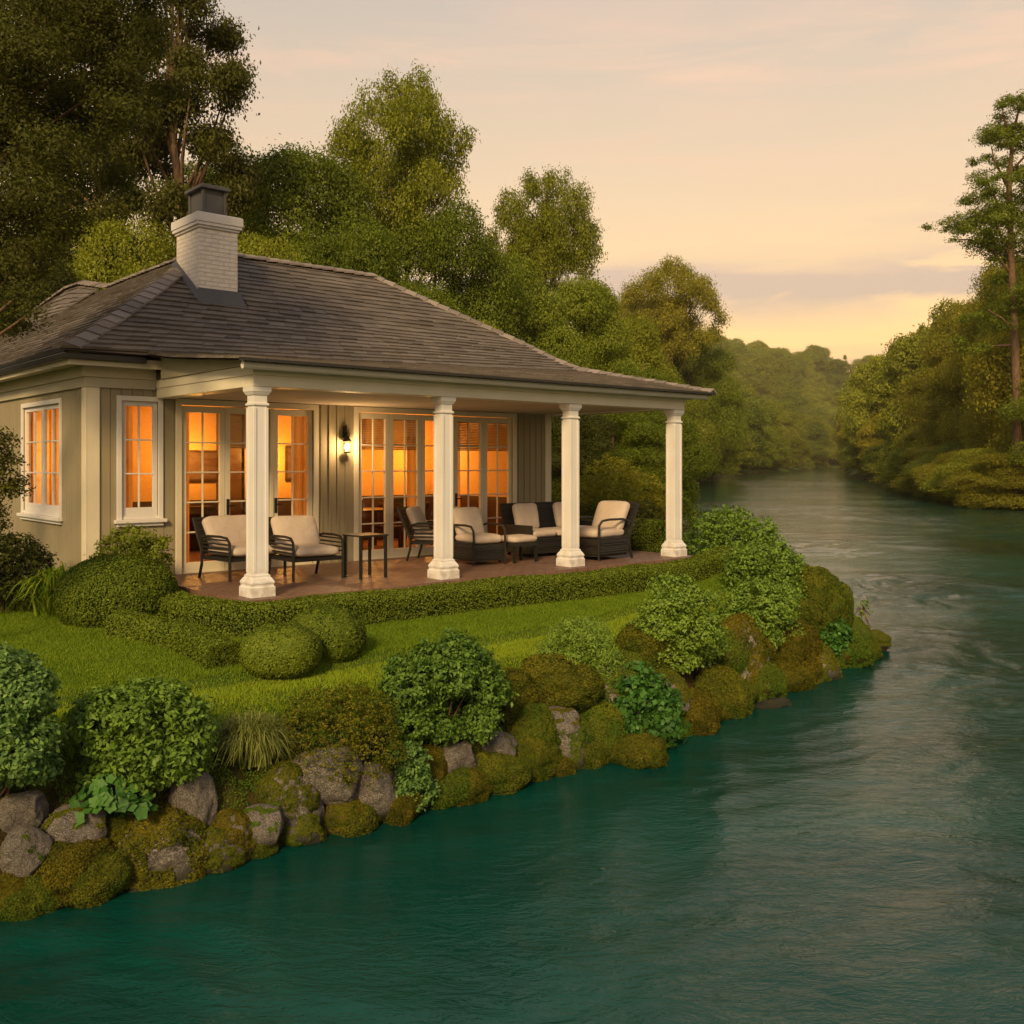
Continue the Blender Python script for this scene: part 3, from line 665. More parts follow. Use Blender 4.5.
for s0, s1 in ((.27, 2.49), (3.35, 6.83)):
    b.box(s0 - .09, s0, FY - .045, FY - .017, 0, DH + .035); b.box(s1, s1 + .09, FY - .045, FY - .017, 0, DH + .035)
    b.box(s0, s1, FY - .045, FY - .017, DH - .055, DH + .035)
    b.box(s0, s1, FY - .03, FY + .11, -.0, .011)
b.box(1.722, 1.778, FY - .02, FY + .05, .012, DH - .056)
b.build('door_casing', M_sash, house, bevel=.004)
def window(f, s0, s1, z0, z1, sashes, rows=3):
    wd = bpy.data.objects.new('window', None); COL.objects.link(wd); wd.parent = house
    fr = MB(); M_ = f
    def bx(a, b_, c, d, e0, e1): fr.box(a, b_, e0, e1, c, d, M=M_)
    cs = .07
    bx(s0 - cs, s0, z0 - .0, z1 + cs, -.045, -.017); bx(s1, s1 + cs, z0 - .0, z1 + cs, -.045, -.017); bx(s0, s1, z1, z1 + cs, -.045, -.017)
    bx(s0, s1, z0, z0 + .05, -.02, .06)
    fr.build('window_casing', M_white, wd, bevel=.004)
    si = MB(); si.box(s0 - .11, s1 + .11, -.10, -.017, z0 - .05, z0, M=M_); si.box(s0 - .07, s1 + .07, -.06, -.018, z0 - .10, z0 - .05, M=M_); si.build('sill', M_white, wd, bevel=.006)
    wv = (s1 - s0) / sashes
    sm = MB()
    for k in range(sashes):
        a = s0 + k * wv; e = a + wv; st = .065
        bb_ = lambda x0, x1, c, d, e0=.0, e1=.05: sm.box(x0, x1, e0, e1, c, d, M=M_)
        bb_(a + .004, a + st, z0 + .05, z1 - .004); bb_(e - st, e - .004, z0 + .05, z1 - .004); bb_(a + st, e - st, z1 - .07, z1 - .004, .002, .048); bb_(a + st, e - st, z0 + .05, z0 + .17, .002, .048)
        xm = (a + e) / 2; bb_(xm - .011, xm + .011, z0 + .17, z1 - .07, .008, .044)
        for r in range(1, rows):
            z = z0 + .17 + (z1 - z0 - .24) * r / rows; bb_(a + st, e - st, z - .011, z + .011, .006, .046)
    sm.build('sash', M_white, wd, bevel=.003)
    p = MB(); p.add([tuple(M_ @ Vector(q)) for q in ((s0 + .03, .026, z0 + .1), (s1 - .03, .026, z0 + .1), (s1 - .03, .026, z1 - .03), (s0 + .03, .026, z1 - .03))], [(0, 1, 2, 3)]); p.build('pane', M_glass, wd)
    return wd
window(Matrix.Translation((0, FY, 0)), *NW[:2], NW[2], NW[3], 1)
# left wall: s runs along b, outside is -a ; local x->b, y(depth inward)->a
window(Matrix.Translation((LX, 0, 0)) @ Matrix(((0, 1, 0, 0), (1, 0, 0, 0), (0, 0, 1, 0), (0, 0, 0, 1))), LW[0], LW[1], LW[2], LW[3], 2)
# interior shell
b = MB(); i0, i1, j0, j1 = LX + .125, RX - .125, FY + .125, 6.7
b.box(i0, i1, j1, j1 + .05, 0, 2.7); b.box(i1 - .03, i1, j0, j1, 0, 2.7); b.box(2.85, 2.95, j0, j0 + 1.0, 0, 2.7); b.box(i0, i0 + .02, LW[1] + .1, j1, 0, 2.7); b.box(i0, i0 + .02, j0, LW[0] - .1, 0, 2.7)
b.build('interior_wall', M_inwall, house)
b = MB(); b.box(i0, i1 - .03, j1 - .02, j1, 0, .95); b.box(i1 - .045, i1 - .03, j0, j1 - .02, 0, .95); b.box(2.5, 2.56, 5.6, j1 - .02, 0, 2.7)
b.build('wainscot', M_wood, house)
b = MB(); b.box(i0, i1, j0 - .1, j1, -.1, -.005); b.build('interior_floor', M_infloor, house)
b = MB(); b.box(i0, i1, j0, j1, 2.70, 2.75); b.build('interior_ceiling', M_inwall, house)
def curt(x0, x1, y, axis_='x', z0=.05, z1=2.5):
    n = 60; V = []; F = []
    for i in range(n + 1):
        t = i / n; o = .035 * math.sin(t * 50 * (x1 - x0) + 2 * math.sin(t * 9))
        for z in (z0, z1): V.append((x0 + (x1 - x0) * t, y + o, z) if axis_ == 'x' else (y + o, x0 + (x1 - x0) * t, z))
    for i in range(n): F.append((2 * i, 2 * i + 2, 2 * i + 3, 2 * i + 1))
    return V, F
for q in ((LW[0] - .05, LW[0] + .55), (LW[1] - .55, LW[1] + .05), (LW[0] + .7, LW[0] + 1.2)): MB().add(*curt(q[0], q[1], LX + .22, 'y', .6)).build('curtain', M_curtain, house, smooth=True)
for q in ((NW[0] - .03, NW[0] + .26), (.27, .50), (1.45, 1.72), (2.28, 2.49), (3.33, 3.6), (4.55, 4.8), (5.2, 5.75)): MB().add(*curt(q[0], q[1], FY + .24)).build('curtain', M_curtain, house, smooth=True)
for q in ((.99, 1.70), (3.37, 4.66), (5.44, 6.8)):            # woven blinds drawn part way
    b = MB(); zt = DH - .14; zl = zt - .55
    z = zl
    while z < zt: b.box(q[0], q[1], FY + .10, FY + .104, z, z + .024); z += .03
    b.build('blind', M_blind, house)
def ilight(a, bb__, z, e, r=.09, c=(1, .43, .075)):
    l = bpy.data.lights.new('lamp_light', 'POINT'); l.energy = e; l.color = c; l.shadow_soft_size = r
    o = bpy.data.objects.new('lamp_light', l); COL.objects.link(o); o.location = HW(a, bb__, z); return o
def table_lamp(a, bb__, z, label):
    t = thing('table_lamp', label, 'lamp', HW(a, bb__, z), 0, 'table lamps glowing inside the house')
    MB().lathe([(.0, 0), (.09, 0), (.09, .02), (.03, .04), (.06, .12), (.07, .2), (.02, .3), (.012, .42), (0, .42)], n=14).build('lamp_base', M_brass, t, smooth=True)
    MB().lathe([(.19, .36), (.12, .60)], n=20).build('lamp_shade', M_shade, t, smooth=True)
def sidetable(a, bb__, w_, dp, h, label, nm='console_table'):
    t = thing(nm, label, 'table', HW(a, bb__, 0), TH)
    MB().box(-w_ / 2, w_ / 2, -dp / 2, dp / 2, h - .05, h).build('table_top', M_wood, t, bevel=.005)
    for x in (-1, 1):
        for y in (-1, 1): MB().box(x * (w_ / 2 - .05) - .03, x * (w_ / 2 - .05) + .03, y * (dp / 2 - .05) - .03, y * (dp / 2 - .05) + .03, .0, h - .05).build('leg', M_wood, t)
sidetable(-.3, 6.3, 1.2, .4, .8, 'dark console table behind the two casements of the side window')
sidetable(1.5, 6.4, 1.5, .4, .85, 'dark console table behind the french doors nearest the narrow window')
sidetable(4.4, 5.0, 1.9, 1.0, .76, 'dark dining table inside behind the middle french doors', 'dining_table')
sidetable(6.6, 6.3, 1.1, .45, .8, 'dark console table inside behind the farthest french doors')
for a, bb__, z, e in ((-.2, 5.9, 1.75, 75), (1.9, 6.1, 1.8, 75), (3.6, 6.2, 1.75, 80), (5.3, 5.9, 1.7, 60), (6.9, 6.0, 1.8, 80)): ilight(a, bb__, z, e)
def dchair(a, bb__, rz, label):
    t = thing('dining_chair', label, 'chair', HW(a, bb__, 0), TH + rz, 'dark dining chairs inside')
    MB().box(-.22, .22, -.22, .22, .42, .47).build('seat', M_wood, t, bevel=.005)
    m = MB(); m.box(-.22, -.18, .18, .22, .47, 1.0); m.box(.18, .22, .18, .22, .47, 1.0)
    for z in (.62, .76, .9): m.box(-.18, .18, .19, .21, z, z + .08)
    m.build('backrest', M_wood, t)
    for x in (-.2, .2):
        for y in (-.2, .2): MB().box(x - .02, x + .02, y - .02, y + .02, 0, .42).build('leg', M_wood, t)
dchair(3.9, 4.25, math.pi, 'dark dining chair with its back to the middle doors, left of two'); dchair(4.8, 4.25, math.pi, 'dark dining chair with its back to the middle doors, right of two')
dchair(6.0, 4.6, .4, 'dark dining chair standing alone inside the farther doors')
def picture(a, z, w_, h, label):
    t = thing('framed_picture', label, 'picture', HW(a, 6.69, z), TH)
    MB().box(-w_ / 2, w_ / 2, -.03, -.01, -h / 2, h / 2).build('canvas', M_art, t); m = MB()
    m.box(-w_ / 2 - .04, w_ / 2 + .04, -.045, -.008, h / 2, h / 2 + .04); m.box(-w_ / 2 - .04, w_ / 2 + .04, -.045, -.008, -h / 2 - .04, -h / 2)
    m.box(-w_ / 2 - .04, -w_ / 2, -.044, -.009, -h / 2, h / 2); m.box(w_ / 2, w_ / 2 + .04, -.044, -.009, -h / 2, h / 2); m.build('picture_frame', M_wood, t)
picture(2.2, 1.6, .6, .5, 'dark framed picture on the inner wall behind the left french doors'); picture(4.5, 1.65, 1.0, .6, 'wide dark framed picture on the inner wall behind the middle doors')

# wall lantern between the door groups
la = 3.07
t = thing('wall_lantern', 'glass wall lantern glowing on a rod between the two groups of french doors', 'lantern', HW(la, FY - .12, 1.84), TH)
MB().tube([(0, .075, .32), (0, 0, .34), (0, 0, .26)], .008, 8).box(-.04, .04, .066, .076, .24, .44).build('bracket', M_metal, t)
MB().lathe([(0, .28), (.03, .27), (.045, .22), (.075, .19), (.075, .175), (0, .175)], n=16).lathe([(.0, -.02), (.055, -.02), (.06, 0), (.0, 0)], n=16).build('lantern_cap', M_metal, t)
MB().lathe([(.06, 0), (.080, .175)], n=20).build('lantern_glass', M_glass, t, smooth=True)
MB().lathe([(0, .03), (.03, .045), (.042, .085), (.024, .13), (0, .15)], n=12).build('bulb', M_bulb, t, smooth=True)
ilight(la, FY - .22, 1.93, 34, .05, (1, .62, .28))

# ------------------------------------------------------------------ veranda furniture (front of each piece is +x)
def arm_parts(t, w_, solid):
    for s_ in (-1, 1):
        y = s_ * w_ / 2; a = MB()
        a.tube([(-.33, y, .40), (-.34, y, .60), (-.20, y, .635), (.10, y, .64), (.26, y, .625), (.325, y, .56), (.335, y, .44), (.335, y, .36)], .019, 8)
        if solid: 
            for z in np.arange(.10, .37, .034): a.box(-.31, .31, y - .012, y + .012, z, z + .026)
        else:
            for z in (.40, .46, .52, .58): a.box(-.32, .30, y - .01, y + .01, z, z + .022)
        a.build('arm', M_wicker if solid else M_metal, t, smooth=False)
def armchair(name, label, a, bb__, rz, solid=False, w_=.62, group=None):
    t = thing(name, label, 'armchair', HW(a, bb__, 0), TH + rz, group)
    for s_ in (-1, 1):
        MB().tube([(.335, s_ * w_ / 2, 0), (.335, s_ * w_ / 2, .38)], .020, 8).build('leg', M_metal, t)
        MB().tube([(-.40, s_ * w_ / 2, 0), (-.34, s_ * w_ / 2, .20), (-.33, s_ * w_ / 2, .42)], .020, 8).build('leg', M_metal, t)
    f = MB(); f.box(-.32, .33, -w_ / 2 + .01, w_ / 2 - .01, .28, .335); 
    if solid:
        for z in np.arange(.06, .28, .034): f.box(.30, .325, -w_ / 2 + .01, w_ / 2 - .01, z, z + .026)
        f.box(-.3, .295, -w_ / 2 + .02, w_ / 2 - .02, .06, .27)
    f.build('seat_frame', M_wicker if solid else M_metal, t)
    Mb = Matrix.Translation((-.33, 0, .34)) @ Matrix.Rotation(math.radians(-24), 4, 'Y')
    k = MB(); k.box(-.02, .02, -w_ / 2, -w_ / 2 + .04, 0, .60, M=Mb); k.box(-.02, .02, w_ / 2 - .04, w_ / 2, 0, .60, M=Mb); k.box(-.02, .02, -w_ / 2 + .04, w_ / 2 - .04, .56, .60, M=Mb)
    for z in np.arange(.02, .55, .035): k.box(-.012, .012, -w_ / 2 + .04, w_ / 2 - .04, z, z + .028, M=Mb)
    k.build('backrest', M_wicker, t)
    arm_parts(t, w_, solid)
    cushion('seat_cushion', M_fabric, t, (.68, w_ - .05, .17), (.02, 0, .415), seed=len(bpy.data.objects))
    cushion('back_cushion', M_fabric, t, (.52, w_ - .07, .17), (-.30, 0, .67), (0, math.radians(-115), 0), seed=len(bpy.data.objects) + 3)
    return t
GR = 'cream cushioned chairs on the veranda'
armchair('armchair', 'dark metal armchair with cream cushions half hidden by the nearest column', .80, 2.02, math.radians(-84), w_=.86, group=GR).scale = (1.12, 1.05, .96)
armchair('armchair', 'dark metal armchair with cream cushions beside the small black side table', 1.44, 1.34, math.radians(-92), w_=.74, group=GR).scale = (1.1, 1.05, .96)
armchair('armchair', 'dark armchair seen edge on behind the second column, its back to the doors', 4.42, 2.25, math.radians(-55), w_=.58, group=GR)
armchair('wicker_armchair', 'black wicker armchair with cream cushions right beside the second column', 4.60, 1.30, math.radians(-95), True, group=GR)
armchair('wicker_armchair', 'black wicker armchair with cream cushions facing left near the last column', 6.72, .62, math.radians(184), True, w_=.66, group=GR).scale = (1.22, 1.15, 1.08)
t = thing('side_table', 'small square black metal side table beside the cream armchair', 'table', HW(2.12, .84, 0), TH)
MB().box(-.24, .24, -.24, .24, .60, .625).build('table_top', M_metal, t, bevel=.004)
for x in (-.21, .21):
    for y in (-.21, .21): MB().box(x - .018, x + .018, y - .018, y + .018, 0, .60).build('leg', M_metal, t)
t = thing('ottoman', 'black wicker ottoman with a cream pad between the armchair and the sofa', 'ottoman', HW(5.28, 1.08, 0), TH)
f = MB(); f.box(-.27, .27, -.22, .22, .27, .33); f.build('seat_frame', M_wicker, t)
for x in (-.24, .24):
    for y in (-.19, .19): MB().box(x - .02, x + .02, y - .02, y + .02, 0, .27).build('leg', M_metal, t)
cushion('seat_cushion', M_fabric, t, (.56, .46, .13), (0, 0, .385), seed=5)
t = thing('sofa', 'long low black wicker sofa with cream cushions behind the third column', 'sofa', HW(6.85, 1.75, 0), TH - math.pi / 2)
f = MB(); f.box(-.36, .36, -.95, .95, .06, .33)
for z in np.arange(.07, .32, .034): f.box(.36, .375, -.95, .95, z, z + .026)
f.build('seat_frame', M_wicker, t)
Mb = Matrix.Translation((-.36, 0, .33)) @ Matrix.Rotation(math.radians(-12), 4, 'Y')
k = MB()
for z in np.arange(0, .58, .034): k.box(-.02, .02, -.97, .97, z, z + .027, M=Mb)
k.box(-.012, .012, -.96, .96, 0, .58, M=Mb); k.build('backrest', M_wicker, t)
for y in (-.62, 0, .62): cushion('seat_cushion', M_fabric, t, (.66, .62, .15), (.03, y, .40), seed=int(y * 10) + 20)
for y in (-.55, .45): cushion('back_cushion', M_fabric, t, (.50, .56, .16), (-.25, y, .68), (0, math.radians(-104), 0), seed=int(y * 10) + 40)
for y in (-.97, .97): MB().box(-.36, .36, y - .03, y + .03, .06, .56).build('arm', M_wicker, t, bevel=.01)
for x in (-.32, .32):
    for y in (-.9, .9): MB().box(x - .025, x + .025, y - .025, y + .025, 0, .06).build('leg', M_metal, t)

# ------------------------------------------------------------------ foliage builders
def leafmesh(name, C, Nn, size, aspect=.5, att=None, mat=None, fold=.18, tdir=None, r=rng):
    n = len(C); size = np.broadcast_to(size, (n,)); Nn = unit(Nn)
    q = r.normal(size=(n, 3)) if tdir is None else tdir
    T = unit(q - (q * Nn).sum(1, keepdims=True) * Nn); B = np.cross(Nn, T)
    Lh = (size * .5)[:, None]; W = (size * aspect * .5)[:, None]; f = (size * fold)[:, None]
    V = np.stack([C - T * Lh, C + B * W + Nn * f - T * Lh * .1, C + T * Lh, C - B * W + Nn * f - T * Lh * .1], 1).reshape(-1, 3)
    F = np.arange(4 * n).reshape(n, 4)
    return fastmesh(name, V, F, mat, {'v': np.clip(att if att is not None else r.random(n), 0, 1)})
def lobes_ellip(r, n, c, ext, rmin, rmax, zmin=-.6, inner=.25):
    d = rdir(n, zmin, r); k = np.where(r.random(n) < inner, r.uniform(.2, .6, n), r.uniform(.72, .95, n))
    rad = r.uniform(rmin, rmax, n); return np.array(c) + d * np.array(ext) * k[:, None], rad
def crown_points(r, LC, LR, nclump, per, spread, zmin=-.45, flat=.8, shell=(.78, 1.05)):
    p = LR ** 2; p = p / p.sum(); idx = r.choice(len(LC), nclump, p=p); d = rdir(nclump, zmin, r)
    bump_ = fbm(d * 2 + LC[idx], 1.3, 5, 2)
    Cc = LC[idx] + d * (LR[idx] * (r.uniform(*shell, nclump) + .16 * bump_))[:, None] * np.array([1, 1, flat])
    keep = np.ones(nclump, bool)
    for j in range(len(LC)): keep &= (np.linalg.norm((Cc - LC[j]) / np.array([1, 1, flat]), axis=1) > LR[j] * .72) | (idx == j)
    Cc, d, idx = Cc[keep], d[keep], idx[keep]; m = len(Cc)
    cv = np.clip(.45 + .22 * r.normal(size=m), 0, 1)
    P = np.repeat(Cc, per, 0) + r.normal(size=(m * per, 3)) * spread * np.array([1, 1, .55]); 
    Nn = unit(np.repeat(d, per, 0) * .8 + r.normal(size=(m * per, 3)) * .55 + np.array([0, 0, .45]))
    a = np.clip(np.repeat(cv, per) + .16 * r.normal(size=m * per), 0, 1)
    return P, Nn, a
def limbs(mb, base, tip, r0, targets, r, trunk_frac=.35, n=9):
    base, tip = Vector(base), Vector(tip); pts = []; rad = []
    for i in range(n + 1):
        t = i / n; j = Vector((r.normal(), r.normal(), 0)) * (.02 * (tip - base).length * (0 if i in (0,) else 1)) * .6
        pts.append(base.lerp(tip, t) + j); rad.append(r0 * (1 - t) ** .8 * .95 + r0 * .06)
    rad[0] *= 1.35; mb.tube(pts, rad, 8)
    for T in targets:
        T = Vector(T); h = min(.92, max(trunk_frac, ((T.z - base.z) / max(.1, tip.z - base.z)) * .72)); k = h * n; i = int(k)
        s_ = pts[i].lerp(pts[min(i + 1, n)], k - i); rr = rad[i] * .55; m_ = s_.lerp(T, .5) + Vector((r.normal() * .1, r.normal() * .1, -.06 * (T - s_).length))
        q1 = s_.lerp(m_, .5) + Vector((0, 0, .02)); mb.tube([s_, q1, m_, m_.lerp(T, .55), T], [rr, rr * .75, rr * .55, rr * .35, rr * .12], 5)
class Proto: pass
def make_proto(kind, seed):
    r = np.random.default_rng(seed); p = Proto(); p.h = 12.0; p.w = 9.0
    if kind == 'dense':
        LC, LR = lobes_ellip(r, 46, (0, 0, 6.0), (3.9, 3.9, 5.2), .9, 1.75, -.85, .12)
        P, Nn, a = crown_points(r, LC, LR, 11000, 14, .25, -.5); sz = r.uniform(.09, .175, len(P)); 
    elif kind == 'airy':
        LC, LR = lobes_ellip(r, 120, (0, 0, 8.9), (4.2, 4.2, 2.9), .40, .78, -.9, .35)
        P, Nn, a = crown_points(r, LC, LR, 6500, 12, .20, -.8, .85, (.4, 1.1)); sz = r.uniform(.08, .155, len(P))
    elif kind == 'pine':
        p.h, p.w = 12, 5.5; LC = []; LR = []
        for i in range(90):
            z = r.uniform(.42, 1.0) ** .9 * 12; q = r.uniform(0, 6.28); e = r.uniform(.35, 1) * np.interp(z, [5, 8, 12], [2.9, 2.3, .7]); LC.append((e * math.cos(q), e * math.sin(q), z)); LR.append(r.uniform(.15, .45) * np.interp(z, [5, 12], [1, .8]))
        LC = np.array(LC); LR = np.array(LR); P, Nn, a = crown_points(r, LC, LR, 4600, 14, .25, -.7, .5, (.35, 1.15)); sz = r.uniform(.07, .13, len(P))
    elif kind == 'far':
        LC, LR = lobes_ellip(r, 38, (0, 0, 6.0), (3.7, 3.7, 5.3), 1.0, 1.8, -.85, .1)
        P, Nn, a = crown_points(r, LC, LR, 4200, 9, .30, -.4); sz = r.uniform(.18, .34, len(P))
    elif kind == 'conic':
        LC = []; LR = []
        for i in range(44):
            z = r.uniform(.05, 1.0) * 11.6; q = r.uniform(0, 6.28); e = np.interp(z, [0, 3, 11.6], [2.4, 2.8, .1]) * r.uniform(.5, 1); LC.append((e * math.cos(q), e * math.sin(q), z)); LR.append(np.interp(z, [0, 11.6], [1.2, .45]))
        LC = np.array(LC); LR = np.array(LR); P, Nn, a = crown_points(r, LC, LR, 2600, 8, .26, -.4, .8); sz = r.uniform(.24, .42, len(P))
    p.crown = leafmesh('crown_' + kind, P, Nn, sz, .55, a, M_fdeep, r=r)
    mb = MB(); ts = LC[r.choice(len(LC), min(len(LC), 26 if kind in ('airy', 'pine') else 9), replace=False)]
    limbs(mb, (0, 0, -.8), (r.normal() * .3, r.normal() * .3, p.h * .93), .26 if kind != 'airy' else .2, [tuple(q) for q in ts], r, .15 if kind != 'pine' else .4)
    o = mb.build('tmp', M_bark, None, smooth=True); p.trunk = o.data; bpy.data.objects.remove(o); p.trunk.name = 'trunk_' + kind
    return p
PR = {'dense': [make_proto('dense', s_) for s_ in (11, 12, 13)], 'airy': [make_proto('airy', s_) for s_ in (21, 22)], 'pine': [make_proto('pine', 31)],
      'far': [make_proto('far', s_) for s_ in (41, 42, 43)], 'conic': [make_proto('conic', 51)]}
def tree(name, label, x, y, H, W, kind, mat, rz=None, pi=None, group=None, cat='tree', zb=None):
    P = PR[kind]; p = P[(pi if pi is not None else random.randrange(len(P)))]
    z = gz(x, y) if zb is None else zb
    t = thing(name, label, cat, (x, y, z - .2), random.uniform(0, 6.28) if rz is None else rz, group)
    s_ = (W / p.w, W / p.w, (H + .2) / p.h); t.scale = s_
    link('crown', p.crown, t, mat=mat); link('trunk', p.trunk, t); return t
def ptree(name, label, u, vtop, wpx, Y, kind, mat, **k):
    x = (u - 512) / FPX * Y; zt = CAMZ + (HZ - vtop) / FPX * Y; z = gz(x, Y); return tree(name, label, x, Y, zt - z, wpx / FPX * Y, kind, mat, zb=z, **k)

# ------------------------------------------------------------------ the wood behind the house (left bank)
WG = 'trees of the wood behind the house'
ptree('tall_conifer', 'tall thin conifer with sparse dark branches rising above the chimney', 183, -70, 170, 34, 'pine', M_fdark, rz=1.0)
ptree('tall_conifer', 'second thin conifer left of the chimney conifer, behind the overhanging tree', 95, -30, 150, 40, 'pine', M_fdark, rz=3.0)
ptree('round_tree', 'tall airy round-topped golden tree, tallest above the roof ridge', 400, 68, 165, 44, 'airy', M_folive, pi=0, rz=3.4)
ptree('round_tree', 'airy round-topped tree with bare fine branches right of the tallest one', 543, 166, 125, 54, 'airy', M_folive, pi=1, rz=1.7)
ptree('round_tree', 'golden tree at the right end of the wood above the veranda corner', 668, 258, 122, 142, 'airy', M_fgold, pi=0, rz=2.2)
BT = [(288, 128, 170, 40, 'dark bushy tree directly right of the chimney top', M_fdeep), (218, 150, 130, 46, 'bushy tree rising directly behind the chimney', M_folive),
      (130, 205, 130, 33, 'yellow green bushy tree behind the roof left of the chimney', M_folive), (60, 190, 150, 36, 'bushy tree behind the far left end of the roof', M_folive),
      (350, 205, 130, 34, 'low bushy tree just above the roof ridge middle', M_fdeep), (440, 178, 130, 42, 'dark bushy tree below the tallest golden tree', M_fdeep),
      (250, 215, 110, 30, 'small bushy tree touching the ridge right of the chimney', M_folive), (505, 258, 125, 46, 'bushy tree below the second airy tree on its left', M_fdeep),
      (575, 262, 110, 52, 'bushy tree below the second airy tree on its right', M_fdeep), (400, 268, 120, 32, 'dark low tree above the right hip of the roof', M_fdeep),
      (460, 305, 100, 34, 'low tree peeping over the right hip of the roof', M_folive), (530, 330, 110, 34, 'low tree above the veranda roof end', M_fdeep),
      (620, 300, 105, 58, 'bushy tree between the second airy tree and the golden one', M_folive), (640, 350, 100, 48, 'low bushy tree above the veranda roof tip', M_fdeep),
      (690, 318, 84, 150, 'dark bushy tree at the foot of the golden tree', M_fdeep), (668, 372, 84, 126, 'round bushy tree above the last column', M_folive),
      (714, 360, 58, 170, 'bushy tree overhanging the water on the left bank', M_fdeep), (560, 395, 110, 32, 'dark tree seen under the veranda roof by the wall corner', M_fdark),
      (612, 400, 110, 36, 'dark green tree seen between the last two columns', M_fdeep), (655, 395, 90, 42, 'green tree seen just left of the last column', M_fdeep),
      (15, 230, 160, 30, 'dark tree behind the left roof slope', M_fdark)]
for u, vt, wp, Y, lb, mt in BT: ptree('bushy_tree', lb, u, vt, wp * 1.12, Y, 'dense', mt, group=WG)

# far river banks
def scatter(side, ymin, ymax, umin, umax, dmax, mats, group, lbl, seed, Hk, cap):
    r = np.random.default_rng(seed); n = 60000; Y = ymin * (ymax / ymin) ** r.random(n); U = r.uniform(umin, umax, n); X = (U - 512) / FPX * Y
    d = sdist(X, Y); cx = np.interp(Y, LB[22:, 1], LB[22:, 0]); right = X > np.interp(Y, RB[3:, 1], RB[3:, 0]) - 1
    q = (d > 3.2) & (d < dmax + Y * .16) & (right if side == 'R' else ~right); X, Y, d = X[q], Y[q], d[q]
    if side == 'L': q = (Y > ymin); X, Y, d = X[q], Y[q], d[q]
    W = np.where(d < 5, 7, 10) + Y * .022; keep = []
    for k in range(len(X)):
        if len(keep) >= cap: break
        if keep:
            kk_ = np.array(keep); dd = np.hypot(X[kk_] - X[k], Y[kk_] - Y[k])
            if (dd < .40 * (W[kk_] + W[k]) * 1.0).any(): continue
        keep.append(k)
    for k in keep:
        H = W[k] * Hk * r.uniform(.85, 1.2) * (.8 if d[k] < 5 else 1.12); kind = 'dense' if Y[k] < 110 else ('far' if r.random() < .88 else 'conic')
        w_ = W[k] * r.uniform(1.0, 1.25) * (.55 if kind == 'conic' else 1); m_ = mats[r.integers(len(mats))]; z = gz(X[k], Y[k]) - H * .10
        cn = kind == 'conic'
        tree('conifer' if cn else 'bank_tree', lbl.replace('leafy', 'pointed') if cn else lbl, X[k], Y[k], H, w_, kind, m_, group=group + ', conifers' if cn else group, zb=z)
    return len(keep)
c1 = scatter('L', 74, 980, 600, 905, 60, [M_fdeep, M_fdeep, M_folive, M_folive], 'leafy trees on the far left bank', 'leafy tree in the wood along the distant left bank of the river', 3, 1.25, 285)
c2 = scatter('R', 58, 560, 800, 1090, 40, [M_folive, M_fgold, M_fgold, M_fdeep], 'leafy trees on the right bank', 'leafy tree in the wood along the right bank of the river', 4, 1.75, 150)
for (bx_, by_) in [(35.6, 70), (36.6, 76), (38.0, 82), (40.0, 88), (41.5, 95), (43.5, 102), (46, 110), (49, 120), (53, 131), (58, 143), (63, 158), (70, 180), (77, 205), (85, 235)]:
    tree('bank_bush', 'round leafy bush overhanging the water at the foot of the right bank', bx_ + .8, by_, 3.4 + by_ * .030, 7.0 + by_ * .03, 'dense' if by_ < 120 else 'far', [M_folive, M_fdeep, M_fgold][int(bx_) % 3], group='waterside bushes on the right bank', cat='bush', zb=-.9)
for (bx_, by_) in [(3.0, 46), (3.4, 54), (4.0, 64), (5.5, 76), (7.5, 88), (10.5, 102), (14.5, 118), (20, 138), (27, 160), (35, 184), (44, 215), (54, 245), (65, 280)]:
    tree('bank_bush', 'round leafy bush overhanging the water at the foot of the left bank', bx_ - 2.5, by_, 3.4 + by_ * .02, 5.0 + by_ * .022, 'dense' if by_ < 120 else 'far', [M_fdeep, M_folive][int(by_) % 2], group='waterside bushes on the left bank', cat='bush', zb=-.9)
print('bank trees', c1, c2)
for (u, vt, wp, Y, lb) in [(1062, 232, 150, 82, 'big tree at the right edge behind the tall pine, highest of its bank'), (1000, 272, 115, 96, 'golden tree just left of the tall pine trunk'), (955, 303, 95, 118, 'golden tree two crowns left of the tall pine'),
                           (915, 328, 80, 150, 'olive tree on the slope of the right bank, midway to the bend'), (878, 350, 62, 195, 'olive tree high on the right bank close to the bend')]:
    ptree('bank_tree', lb, u, vt, wp, Y, 'dense' if Y < 130 else 'far', M_fgold if 'golden' in lb else M_folive, group='leafy trees on the right bank')
